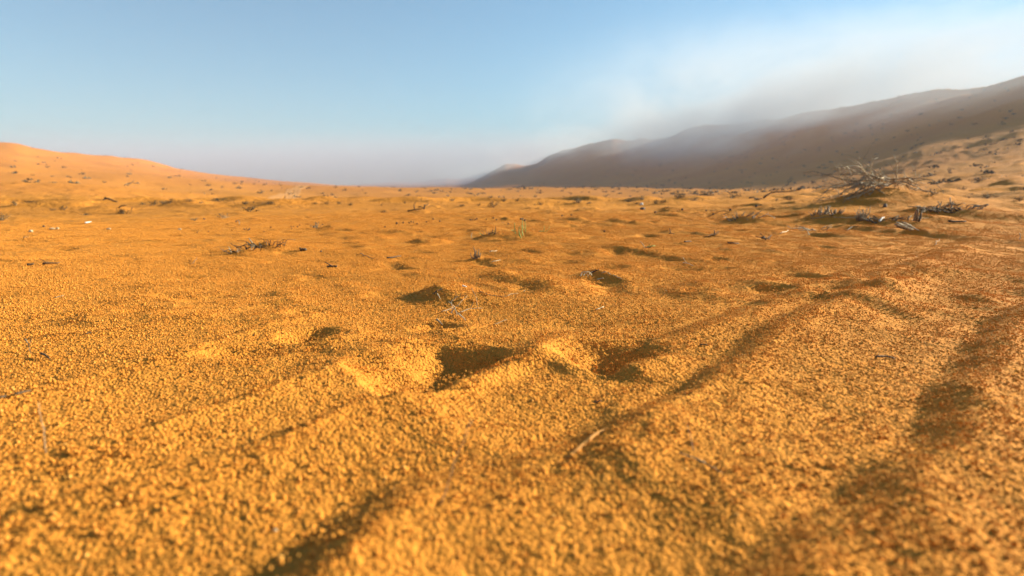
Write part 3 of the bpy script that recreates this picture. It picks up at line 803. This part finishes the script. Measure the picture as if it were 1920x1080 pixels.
# left
standing('dark_stick', [(4.2,[(613,500),(623,499),(632,498)],'dark'),(3.2,[(622,499),(616,495),(609,491)],'dark'),(5,[(624,500),(628,500),(632,500)],'dark')], None, 'forked black stick on open sand left of centre', 'stick', base=(621,501))
def chip(name, px, py, w, h, m, label, cat, group=None, seed=1, flat_=.6):
    g = random.Random(seed*13+int(px)); c = hit(px, py); a = metres(w, c)/2; b = metres(h, c)/2
    mb = MB(); mb.lump((c.x, c.y, c.z+b*.55), a, a*flat_, b, g, .16)
    o = mb.build(name, m, None, c.copy()); tag(o, label, cat, group); return o
cb = hit(569, 470); root = empty('bark_chip', cb)
mb = MB(); k = metres(1, cb); mb.lump((cb.x, cb.y, cb.z+k*2.2), k*6.5, k*4, k*3.0, random.Random(3), .22); mb.build('slab', M['dark'], root, cb)
mb = MB(); mb.lump((cb.x-k*4.5, cb.y-.01, cb.z+k*4.6), k*1.8, k*1.5, k*1.8, random.Random(5), .2); mb.build('knob', M['dark'], root, cb)
tag(root, 'blocky black bark chip on open sand above the forked stick', 'bark chip')
chip('pebble', 602, 472, 4, 3, M['stone'], 'tiny dark pebble right of the black bark chip', 'pebble')
lying('dark_stick', [(51,498.5,.002),(64,498,.004)], .0060, M['dark'], 'short thick black stick near the left edge', 'stick')
lying('dark_stick', [(80,496.5,.003),(112,495,.003)], .0045, M['dark'], 'longer thin dark stick right of the short thick one', 'stick', forks=[(1,-.05,.02,.02,.0016),(2,-.03,-.02,.01,.0014)])
lying('dark_twig', [(361,495,.002),(370,487,.012)], .0014, M['brown'], 'thin slanting brown twig on the left open sand', 'twig')
lying('dark_twig', [(104,559,.001),(120,556,.003)], .0020, M['brown'], 'small dark twig in the left foreground sand', 'twig')
lying('dark_twig', [(160,628,.001),(172,626,.003)], .0022, M['dark'], 'small black twig right of the left foreground splinters', 'twig')
lying('dark_stick', [(78,670,.006),(85,672,.006),(93,675,.001)], .0030, M['dark'], 'short black splinter in the left foreground', 'stick')
lying('straw_stalk', [(50,653,.02),(58,664,.001)], .0012, M['grey'], 'tiny grey sprig above the short black splinter', 'straw', forks=[(2,.01,.0,.015,.0009)])
lying('dark_stick', [(28,745,.003),(58,738,.004)], .0026, M['dark'], 'dark stick half buried at far left of the foreground', 'stick')
lying('dark_stick', [(0,750,.002),(12,747,.003)], .0026, M['dark'], 'dark stick end cut by the left frame edge', 'stick')
standing('dry_blade', [(2.6,[(86,850),(82,815),(76,780),(72,755)],'grey')], None, 'single thin grey blade standing in the left foreground', 'grass blade', base=(86,855))
standing('dry_blade', [(3.4,[(826,948),(840,905),(858,850),(884,788)],'grey')], None, 'tall thin grey stalk leaning right in the blurred foreground', 'stalk', base=(824,952))
lying('half_buried_root', [(1062,858,-.005),(1090,838,-.001),(1125,812,-.001),(1150,795,-.006)], .0034, M['sandy'], 'slim sand-coloured root slanting across the foreground', 'root')
lying('half_buried_root', [(1275,848,-.003),(1320,868,-.001),(1358,888,-.003)], .0022, M['brown'], 'dark thin root in the blurred foreground right of centre', 'root')
standing('dry_blade', [(2.4,[(1300,845),(1296,822),(1288,796)],'grey')], None, 'short faint grey blade above the thin foreground root', 'grass blade', base=(1300,848))
lying('dark_twig', [(1642,672,.002),(1660,672,.003),(1678,674,.001)], .0026, M['dark'], 'small dark twig on the right foreground sand', 'twig')
lying('dark_twig', [(1312,648,.001),(1326,649,.002)], .0022, M['dark'], 'tiny dark twig between the second hollow and the sand ripple', 'twig')
chip('seed_husk', 516, 996, 8, 7, M['straw'], 'tiny yellow seed husk in the blurred foreground', 'seed')
lying('dark_twig', [(1112,757,.001),(1128,755,.002)], .0018, M['dark'], 'tiny dark splinter in front of the second hollow', 'twig')

# right mounds
tuft('twig_tuft', 1388, 407, 16, 12, 34, M['brown'], 'dry broken stems topping the long shaded mound right of centre', 'dry tuft', thick=1.0, m2=M['grey'], lean=.6)
tuft('twig_tuft', 1413, 409, 8, 7, 18, M['grey'], 'small grey stems at right end of the long shaded mound', 'dry tuft', thick=.9, lean=.8)
standing('pale_twig', [(1.6,[(1453,409),(1444,404),(1435,400)],'straw'),(1.2,[(1440,402),(1440,399),(1441,397)],'straw')], None, 'thin pale straw leaning left between two mounds', 'twig', base=(1453,410))
standing('arched_twig', [(1.3,[(1326,407),(1340,400),(1352,396),(1366,395)],'dark'),(1.2,[(1355,402),(1368,398),(1380,399)],'dark')], None, 'thin arching dark twig behind the long shaded mound', 'twig', base=(1326,408))
tuft('twig_tuft', 1530, 402, 9, 14, 20, M['grey'], 'upright grey stubs at left of the broad mound crest', 'dry tuft', thick=1.5, m2=M['brown'], lean=.35)
tuft('twig_tuft', 1545, 402, 8, 15, 12, M['grey'], 'tallest pale stubs in middle of the broad mound crest', 'dry tuft', thick=1.7, m2=M['straw'], lean=.25)
tuft('twig_tuft', 1568, 401, 10, 13, 18, M['grey'], 'thick grey stubs at right of the broad mound crest', 'dry tuft', thick=1.7, m2=M['dark'], lean=.3)
lying('straw_stalk', [(1520,412,.01),(1548,409,.01),(1578,409,.004)], .0045, M['grey'], 'long grey stick lying across the top of the broad mound', 'stick')
lying('straw_stalk', [(1577,409,.006),(1600,410,.004)], .0035, M['straw'], 'pale straw at right end of the long grey stick', 'straw')
tuft('grass_tuft', 1615, 412, 40, 20, 14, M['brown'], 'dense upright tuft of dry brown grass between two mounds', 'grass tuft', thick=.8, m2=M['grey'], lean=.30)
lying('shell', [(1649,417,.004),(1652,414,.014),(1657,411,.012)], .0095, M['white'], 'curved white shell shard beside the dry leaf litter', 'shell')
tuft('leaf_litter', 1663, 411, 14, 7, 36, M['grey'], 'pale dry litter heap behind the white shell shard', 'litter', thick=1.1, m2=M['brown'], lean=1.3, curl=.22)
tuft('leaf_litter', 1650, 414, 10, 6, 24, M['dark'], 'dark twigs pressed under the pale dry litter heap', 'litter', thick=1.2, lean=1.3, curl=.2)
lying('dark_stick', [(1672,413,.012),(1690,413,.008),(1705,414,.004)], .0050, M['dark'], 'slim dark stick between litter heap and bark stump', 'stick')
standing('straw_bundle', [(3.0,[(1681,417),(1695,424),(1712,431)],'straw'),(2.8,[(1678,421),(1694,427),(1708,432)],'grey'),(2.4,[(1690,416),(1706,424),(1723,432)],'brown'),
    (3.0,[(1684,418),(1700,424),(1716,430)],'grey'),(2.2,[(1696,417),(1710,425),(1722,432)],'straw'),(2.2,[(1681,425),(1695,429),(1706,431)],'dark')], None,
    'splayed bundle of flat grey straws lying on right mound', 'straw bundle', base=(1716,433), jitter=.04)
standing('bark_stump', [(4.2,[(1714,414),(1716,402),(1719,392)],'brown'),(3.6,[(1724,414),(1725,404),(1730,395)],'grey'),(4,[(1719,415),(1720,404),(1721,393)],'brown'),(3.0,[(1723,415),(1727,406),(1727,397)],'dark'),
    (2.2,[(1718,394),(1726,390),(1734,391)],'grey'),(2.0,[(1703,413),(1703,408),(1703.5,405)],'dark')], None, 'split brown bark stump standing on the right mound flank', 'stump', base=(1720,416), jitter=.03)
tuft('twig_tuft', 1752, 390, 14, 8, 32, M['brown'], 'tangled brown stems at left of the highest right mound', 'dry tuft', thick=1.2, m2=M['dark'], lean=1.0, curl=.18)
tuft('twig_tuft', 1780, 391, 14, 7, 32, M['grey'], 'tangled grey stems in middle of the highest right mound', 'dry tuft', thick=1.2, m2=M['dark'], lean=1.0, curl=.18)
tuft('twig_tuft', 1808, 392, 12, 6, 28, M['dark'], 'dark crumbling stems at right of the highest right mound', 'dry tuft', thick=1.2, m2=M['grey'], lean=1.0, curl=.18)
standing('pale_twig', [(3.0,[(1783,386),(1782,377),(1782,370)],'straw'),(1.8,[(1785,386),(1786,380),(1787,376)],'grey')], None, 'tall pale peg standing on the highest right mound', 'twig', base=(1783,387))
standing('pale_twig', [(1.8,[(1763,384),(1761,380),(1757,377)],'grey'),(1.6,[(1763,384),(1765,380),(1765,377)],'dark')], None, 'forked thin twig left of the tall pale peg', 'twig', base=(1763,386))
standing('dark_stick', [(4.0,[(1779,414.5),(1792,415.5),(1811,415)],'dark')], None, 'straight black stick on bare sand below the highest mound', 'stick', base=(1790,418))
standing('dark_stick', [(3.2,[(1826,386),(1840,386),(1850,385)],'brown'),(4,[(1846,386),(1850,384),(1853,384)],'dark')], None, 'horizontal dark stick right of the highest mound', 'stick', base=(1840,388))
tuft('bark_flakes', 1535, 432, 10, 9, 24, M['brown'], 'curled bark flakes over the small shaded hollow', 'bark flakes', thick=1.4, m2=M['straw'], lean=1.4)
standing('pale_twig', [(2,[(1517,441),(1515,435),(1512,430)],'straw')], None, 'pale peg in front of the curled bark flakes', 'twig', base=(1517,442))
lying('straw_stalk', [(1463,439,.004),(1478,434,.008)], .0042, M['straw'], 'pale stick pointing up right beside the dark twig knot', 'stick')
standing('twig_knot', [(3.4,[(1428,446),(1436,447),(1444,448)],'dark'),(2.4,[(1436,448),(1429,441),(1425,437)],'dark'),(3.2,[(1440,446),(1444,443),(1447,441)],'straw'),(2.0,[(1434,444),(1424,445),(1416,443)],'dark'),(2.4,[(1436,450),(1434,446),(1432,444)],'dark')], None,
    'knot of dark twigs with one pale broken end', 'twigs', base=(1436,450), jitter=.02)
standing('twig_cluster', [(2.4,[(1339,440),(1340,434),(1339,431)],'dark'),(1.6,[(1340,440),(1345,435),(1349,433)],'grey'),(2.4,[(1340,440),(1330,443),(1318,445)],'dark'),(1.4,[(1329,442),(1334,439),(1342,438)],'straw'),(1.4,[(1342,440),(1347,437),(1346,433)],'grey')], None,
    'small upright dark twig cluster with shadow left of the knot', 'twigs', base=(1338,442), jitter=.02)
standing('dark_twig', [(1.8,[(1257,437),(1256,432),(1255,428)],'dark'),(2.2,[(1254,438),(1259,437),(1264,438)],'dark')], None, 'tiny upright dark twig right of the green seedling', 'twig', base=(1258,439))
lying('dark_chip', [(1364,457,.003),(1376,458,.003),(1385,458,.001)], .0062, M['dark'], 'dark splinter on bare sand below the twig knot', 'splinter')
lying('dark_chip', [(1283,454.5,.002),(1296,454,.002)], .0050, M['dark'], 'dark splinter left of the one below the twig knot', 'splinter')
lying('straw_stalk', [(1281,494,.002),(1290,496,.004),(1300,499,.001)], .0026, M['straw'], 'pale straw lying left of the small right hollow', 'straw', forks=[(3,-.02,.02,.03,.0014)])
lying('dark_twig', [(1752,460,.001),(1761,452,.012)], .0020, M['brown'], 'thin slanting twig on the far right sand', 'twig')
standing('pale_twig', [(2.2,[(1912,449),(1913,443),(1912,437)],'straw')], None, 'pale peg close to the right edge of the sand', 'twig', base=(1912,450))
lying('straw_stalk', [(1586,434,.006),(1598,428,.012),(1610,426,.004)], .0030, M['dark'], 'arched dark twig on lit flank of the broad mound', 'twig')
chip('stone', 1659, 388.5, 6.5, 7, M['stone'], 'small upright dark stone in front of the big dead bush', 'stone')
chip('stone', 1204.5, 393.5, 9.5, 6.5, M['stone'], 'dark wedge-shaped stone on the sand edge at middle right', 'stone')
chip('stone', 1203, 384, 6, 5, M['white'], 'pale stone just behind the dark wedge-shaped stone', 'stone')
lying('white_litter', [(160,420,.01),(166,419,  .01),(171,418,.01)], .008, M['white'], 'crumpled white scrap on the sand at far left', 'litter')
chip('pale_flake', 58, 435, 6, 4, M['straw'], 'small pale flake at far left below the white scrap', 'flake')
chip('pale_flake', 108, 430, 5, 4, M['straw'], 'bright pale flake left of the white scrap', 'flake')
chip('pale_flake', 98, 429.5, 9, 2.5, M['straw'], 'long flat pale flake touching the bright pale flake', 'flake')
chip('pale_flake', 49, 446, 8, 2, M['straw'], 'thin pale flake nearest the left edge', 'flake')
chip('pale_flake', 204, 430, 7, 2.5, M['straw'], 'flat pale flake right of the white scrap', 'flake')
chip('pale_flake', 337, 431, 6, 3, M['straw'], 'pale flake left of the dark pellet group', 'flake')
lying('straw_stalk', [(442,417,.01),(448,420,.03),(450,422,.0)], .006, M['grey'], 'curled pale stalk above the left pellet group', 'stalk')

# dark round droppings: three scattered groups
PEL = bpy.data.meshes.new('dropping_pellet')
mb = MB(); mb.lump((0, 0, 0), 1, .8, .85, random.Random(2), .06); PEL.from_pydata([tuple(v) for v in mb.v], [], mb.f); PEL.materials.append(M['dung'])
PEL.polygons.foreach_set('use_smooth', [True]*len(PEL.polygons)); PEL.update()
def pellet(px, py, d, label, group):
    c = hit(px, py+1); k = metres(d, c)/2
    o = bpy.data.objects.new('dropping', PEL); col.objects.link(o)
    o.location = c + Vector((0, 0, k*.7)); o.scale = (k, k, k); o.rotation_euler = (rnd.random(), rnd.random(), rnd.random()*6)
    tag(o, label, 'dropping', group)
G1 = ('round dark dropping in the scattered row left of the green shoots', 'dark droppings strewn in a row left of the green shoots')
for x, y, d in [(722,426,4),(744,419,4.5),(756,418,4),(767,418,3.5),(771,416,3.5),(775,416.5,3),(782,420,3.5),(800,416.5,3.5),(812,411,3.5),(824.5,415,3.5)]: pellet(x, y, d, *G1)
G2 = ('round dark dropping on the sand just behind the green shoots', 'dark droppings behind the green shoots')
for x, y, d in [(882,412.5,4),(886,412.5,3),(891,412,3.5),(894,410.5,3.5),(912,411,3),(925,409,4),(931,412.5,4),(953,420,3.5)]: pellet(x, y, d, *G2)
G3 = ('tiny dark dropping in the sparse group at middle left', 'dark droppings in the sparse group at middle left')
for x, y, d in [(458,430,3),(462,429,2.5),(467,430.5,3),(465,431.5,2.5),(468,429,2.5),(508,426,3),(546,425,2.5),(550.5,425,2.5),(558,425,3),(547,428,2.5),(562,422,2.5),(391,434,2.5),(370,435.5,2.5),(435,431,2),(495,434.5,3)]: pellet(x, y, d, *G3)
G4 = ('small dark dropping on smooth sand right of the green shoots', 'dark droppings on smooth sand right of the green shoots')
for x, y, d in [(1054,405,4),(1071,403.5,4),(1228,398.5,5),(1279,393.5,5),(1324,395,3.5),(1337,402.5,4.5),(1369,394,5),(1418,387,5),(1133,434,4),(1110,403,2.5)]: pellet(x, y, d, *G4)
chip('pebble', 383, 411.5, 4, 3, M['stone'], 'dark pebble left of the pale wispy twigs', 'pebble')
chip('pebble', 82, 425.5, 4, 3, M['stone'], 'dark pebble left of the white scrap', 'pebble')

# ------------------------------------------------------------------ tyre track climbing away on the left
def tyre_track():
    m, n, l, b = mat('packed_pale_sand')
    g_ = n.new('ShaderNodeNewGeometry'); nz = noise(n, l, g_.outputs['Position'], 3, 4, .6)
    r_ = ramp(n, [(.3, (.53,.205,.022)), (.7, (.60,.24,.032))]); l.new(nz.outputs['Fac'], r_.inputs[0]); l.new(r_.outputs[0], b.inputs['Base Color'])
    b.inputs['Roughness'].default_value = .9
    azt = az_tan(529, 372)[0]
    d0 = Vector((math.sin(azt), math.cos(azt), 0)); sid = Vector((d0.y, -d0.x, 0)); a = d0*70
    o0 = Vector((a.x, a.y, H1(a.x, a.y))); root = empty('tyre_track', o0)
    L = 118.0
    for i, off in enumerate((-1.05, -.40, .40, 1.05)):
        mb = MB(); N = 120; rows = []
        for k in range(N+1):
            t = k/N*L
            c = a + d0*t + sid*(6.5*(t/L)**3 + 1.2*math.sin(t*.03) + off*1.15)
            row = []
            for j, (w, z) in enumerate(((-.36, -.03), (-.24, .035), (-.16, .01), (.16, .01), (.24, .035), (.36, -.03))):
                q = c + sid*w; row.append(len(mb.v)); mb.v.append(Vector((q.x, q.y, H1(q.x, q.y)+z+.02)))
            rows.append(row)
        for p, q in zip(rows, rows[1:]):
            for j in range(5): mb.f.append((p[j], p[j+1], q[j+1], q[j]))
        mb.build('rut', m, root, o0)
    tag(root, 'pale tyre ruts running away and bending right over the plain', None, None, 'structure')
tyre_track()

# ------------------------------------------------------------------ desert scrub
def scrub_proto(seed, w, h, nb, nl, woody):
    g = random.Random(seed); root = empty('desert_scrub', (0, 0, 0))
    tips = []
    for i in range(nb):
        a = g.uniform(0, 6.283); e = g.uniform(.15, 1.2)
        d = Vector((math.cos(a)*math.cos(e)*w*.5, math.sin(a)*math.cos(e)*w*.5, math.sin(e)*h))*g.uniform(.7, 1.05)
        p = wob((g.uniform(-.05, .05)*w, g.uniform(-.05, .05)*w, -.05*h), d, 4, .10, g)
        mb = MB(); mb.tube(p, .018*w, .006*w, 4); mb.build('branch', M[woody], root, Vector((0,0,0)))
        tips += p[2:]
    if nl:
        mb = MB()
        for i in range(nl):
            c = g.choice(tips) + Vector((g.gauss(0, .07)*w, g.gauss(0, .07)*w, g.gauss(0, .06)*h))
            if c.z < 0: c.z = abs(c.z)
            s_ = g.uniform(.02, .05)*w
            a = Vector((g.uniform(-1, 1), g.uniform(-1, 1), g.uniform(-1, 1))).normalized(); b_ = a.orthogonal().normalized()
            k = len(mb.v); mb.v += [c-a*s_, c+b_*s_*.5, c+a*s_, c-b_*s_*.5]; mb.f.append((k, k+1, k+2, k+3))
        f = mb.build('foliage', M['scrub'], root, Vector((0,0,0)))
    return root
protos = [scrub_proto(1, 1, .5, 10, 240, 'brown'), scrub_proto(2, 1, .38, 9, 180, 'dark'), scrub_proto(3, 1, .65, 12, 300, 'brown'),
          scrub_proto(4, 1, .45, 12, 60, 'grey'), scrub_proto(5, 1, .8, 7, 20, 'dark'), scrub_proto(6, 1, .3, 9, 140, 'dark')]
used_p = set()
def place_scrub(i, x, y, w, rot, label, group, hscale=1.0):
    o = protos[i] if i not in used_p else copy_tree(protos[i]); used_p.add(i)
    o.location = (x, y, H1(x, y)); o.scale = (w, w, w*hscale); o.rotation_euler = (0, 0, rot); tag(o, label, 'shrub', group)
    return o
SC = [  # px, py, width px, kind, label
 (2,414,26,2,'dark bushy scrub cut by the left edge of the picture'),
 (30,385,14,0,'small round grey-green scrub near the left edge'),
 (98,395,13,5,'flat dark scrub left of the small upright one at far left'),
 (121,394,13,2,'small upright dark scrub left of the driftwood'),
 (232,401,26,1,'low branchy scrub below the arched twig on the left plain'),
 (160,404,16,5,'flat dark scrub above the crumpled white scrap'),
 (268,384,14,1,'first low scrub from the left in the dark row on the left plain'),
 (289,385,18,0,'thickest scrub in the dark row on the left plain'),
 (304,382,14,2,'tallest scrub in the dark row on the left plain'),
 (319,381,14,0,'last scrub at the right of the dark row on the left plain'),
 (355,378,17,1,'low dark scrub just right of the dark row'),
 (376,381,11,3,'sparse greyish scrub right of the low dark one'),
 (410,378,24,5,'wide flat scrub on the skyline of the left plain'),
 (462,383,13,2,'compact dark scrub left of the tyre track'),
 (475,381,8,4,'thin twiggy scrub beside the compact dark one'),
 (467,397,30,5,'flat dark scrub standing in for a shadowed mound below the compact dark one'),  # dark clump put in for the long shadow of a mound
 (505,383,20,1,'low scrub at the left foot of the tyre track'),
 (524,388,8,4,'small dark upright stump scrub under the tyre track'),
 (421,409,26,3,'pale wispy scrub on smooth sand at middle left'),
 (365,414,18,5,'flat dark scrub left of the pale wispy one'),
 (595,428,30,3,'grassy pale green scrub mound right of the sparse droppings'),
 (590,383,14,1,'small low scrub just right of the tyre track'),
 (612,382,15,5,'flat scrub second right of the tyre track'),
 (634,383,12,0,'small scrub third right of the tyre track'),
 (656,385,14,1,'low dark scrub at left of the bare middle sand edge'),
 (718,399,16,5,'flat dark scrub alone on the middle sand'),
 (716,386,10,4,'tiny twiggy scrub left of the bent black branches'),
 (847,377,15,2,'dark mounded scrub left of the middle on the plain'),
 (865,387,14,1,'low brown scrub under the dark mounded scrub'),
 (898,386,9,0,'small dark scrub left of the large middle scrub'),
 (926,389,24,2,'large dark scrub with a long shadow at the middle sand edge'),
 (946,378,13,2,'tall grey-green scrub behind the large middle scrub'),
 (920,371,17,1,'flat grey-green scrub behind the large middle scrub'),
 (970,378,12,0,'small dark scrub right of the tall grey-green one'),
 (986,386,7,4,'first black stubby scrub on the middle sand edge'),
 (1002,385,7,4,'second black stubby scrub on the middle sand edge'),
 (1014,384,20,1,'low wide scrub beside the black stubby ones'),
 (1047,381,8,4,'lone stubby scrub right of the low wide one'),
 (1086,381,26,0,'bushy scrub with green top at middle right'),
 (1105,382,14,1,'low dark scrub touching the green-topped scrub'),
 (1135,369,14,5,'flat scrub further back at middle right'),
 (1176,379,15,2,'rounded dark scrub left of the wedge-shaped stone'),
 (1192,383,14,5,'flat dark scrub right above the wedge-shaped stone'),
 (1206,374,20,3,'pale twiggy scrub behind the wedge-shaped stone'),
 (1228,382,14,0,'compact scrub right of the wedge-shaped stone'),
 (1244,380,18,1,'low scrub second right of the wedge-shaped stone'),
 (1270,372,24,2,'tall dark scrub at the shade edge of the big dune'),
 (1251,390,10,5,'tiny flat scrub below the low right scrub'),
 (1300,376,26,5,'wide black scrub on the sand lip at right'),
 (1317,376,12,4,'upright stubby scrub at the end of the wide black one'),
 (1372,372,36,3,'tangled pale scrub left of the forked driftwood'),
 (1418,375,14,1,'dark root clump left of the forked driftwood'),
 (1455,377,10,0,'small dark scrub right of the forked driftwood'),
 (1480,375,20,1,'low scrub in a row left of the big dead bush'),
 (1450,393,10,5,'tiny flat scrub on smooth sand below the driftwood'),
 (1817,372,10,4,'thin pale-stemmed scrub right of the big dead bush'),
 (1852,372,16,2,'dark upright scrub near the right edge'),
 (1868,370,9,5,'flat dark scrub touching the upright one near the right edge'),
 (1745,366,26,3,'fallen grey twigs scrub at right end of the big dead bush'),
 (1835,340,24,1,'dark flat scrub on the slope behind the right mounds'),
 (1912,378,18,0,'low scrub cut by the right edge of the picture'),
]
for k, (px, py, w, i, label) in enumerate(SC):
    c = hit(px, py)
    place_scrub(i, c.x, c.y, metres(w*1.05, c), rnd.uniform(0, 6.28), label, 'desert scrub dotted over the plain', rnd.uniform(.8, 1.1))
standing('driftwood', [(3.4,[(196,371),(208,374),(218,378),(226,382)],'dark'),(2.4,[(193,374),(200,373),(206,371)],'grey')], None, 'long dark driftwood branch lying on the left plain', 'driftwood', base=(205,377))
standing('arched_twig', [(2.6,[(222,390),(228,386),(237,385)],'dark'),(1.6,[(246,394),(247,391),(248,388)],'dark')], None, 'small arched dark branch below the left driftwood', 'branch', base=(224,390))
standing('bent_branches', [(3.0,[(764,396),(776,393),(786,392),(795,390)],'dark'),(4,[(795,391),(796,387),(796,383)],'dark'),(2.2,[(777,392),(776,384),(780,378)],'dark'),(2,[(760,381),(757,379),(761,378)],'dark'),(2,[(797,386),(803,382),(800,379)],'brown'),(2.4,[(784,388),(790,388),(794,390)],'dark')], None,
    'bent black branches with an upright stub on middle sand', 'branches', base=(785,394), jitter=.1)
standing('driftwood', [(4.5,[(1431,371),(1438,366),(1446,361)],'dark'),(3.0,[(1446,361),(1460,359.5),(1478,359),(1500,356)],'dark'),(4,[(1497,356),(1502,354),(1504,353)],'dark'),(3.2,[(1405,371),(1413,370),(1420,374)],'dark'),(2.4,[(1420,374),(1426,372),(1430,373)],'grey')], None,
    'forked dark driftwood with a long arm reaching right', 'driftwood', base=(1431,375), jitter=.05)

# countless small scrub further away: individuals first, the rest as one mass
g = random.Random(99); n_ind = 0
spots = []
for _ in range(1500):
    az = g.uniform(R(-40), R(42)); r = 19*math.exp(g.random()**.8*math.log(16))
    x, y = r*math.sin(az), r*math.cos(az)
    dens = float(perlin(np.array([x*.05]), np.array([y*.05]), 77)[0])
    side = .55 + .45*float(sstep(R(-12), R(18), az))
    if g.random() < side*(.5+dens): spots.append((r, x, y))
spots.sort()
far_l = {0: ('tiny scrub tuft dotting the sunlit plain on the left', 'tiny scrub on the left plain'), 1: ('tiny scrub tuft dotting the plain towards the valley mouth', 'tiny scrub on the middle plain'), 2: ('tiny scrub tuft dotting the slope below the shaded dune', 'tiny scrub on the right slope')}
for r, x, y in spots[:225]:
    a = math.atan2(x, y); q = 0 if a < R(-12) else (1 if a < R(8) else 2)
    i = g.choice([0, 1, 1, 5, 5, 2, 3])
    place_scrub(i, x, y, g.choice([.12,.16,.2,.3,.42])*g.uniform(.8,1.2)*(1+.004*r)*(1.45 if a > R(-6) else .75), g.uniform(0, 6.28), ('tiny '+{0:'rounded',1:'low leafy',2:'taller bushy',3:'pale twiggy',5:'flat dark'}[i]+far_l[q][0][4:]), far_l[q][1], hscale=g.uniform(.4, .8))
def scrub_mass():
    me_v, me_f = [], []
    def clump(x, y, w, h):
        z = H1(x, y)
        for _ in range(g.randint(9, 14)):
            c = Vector((x+g.gauss(0, .25)*w, y+g.gauss(0, .25)*w, z+abs(g.gauss(0, .4))*h)); s_ = g.uniform(.15, .3)*w
            a = Vector((g.uniform(-1, 1), g.uniform(-1, 1), g.uniform(-.5, .5))).normalized(); b_ = Vector((0, 0, 1))
            k = len(me_v); me_v.extend([c-a*s_, c-a*s_*.3+b_*h*g.uniform(.2, .5), c+a*s_, c-b_*h*.2]); me_f.append((k, k+1, k+2, k+3))
    for r, x, y in spots[225:]:
        w = g.uniform(.3, .8)*(1+.004*r); clump(x, y, w, w*.35)
    for _ in range(2600):
        az = g.uniform(R(-42), R(44)); r = g.uniform(60, 620) if az > R(15) else g.uniform(120, 620)
        fr = np.interp(az, RT[0], RT[2]); x, y = r*math.sin(az), r*math.cos(az)
        if az > R(0) and r > fr: continue
        dens = float(perlin(np.array([x*.02]), np.array([y*.02]), 78)[0])
        if g.random() < (1.0 if az > R(18) else .6 if az > 0 else .22)*(.6+dens):
            w = g.uniform(.35, 1.15)*(1+r/700); clump(x, y, w, w*.4)
    me = bpy.data.meshes.new('distant_scrub'); me.from_pydata([tuple(v) for v in me_v], [], me_f); me.materials.append(M['scrub']); me.update()
    o = bpy.data.objects.new('distant_scrub', me); col.objects.link(o)
    tag(o, 'countless specks of far scrub over plain and dune slopes', None, None, 'stuff')
scrub_mass()
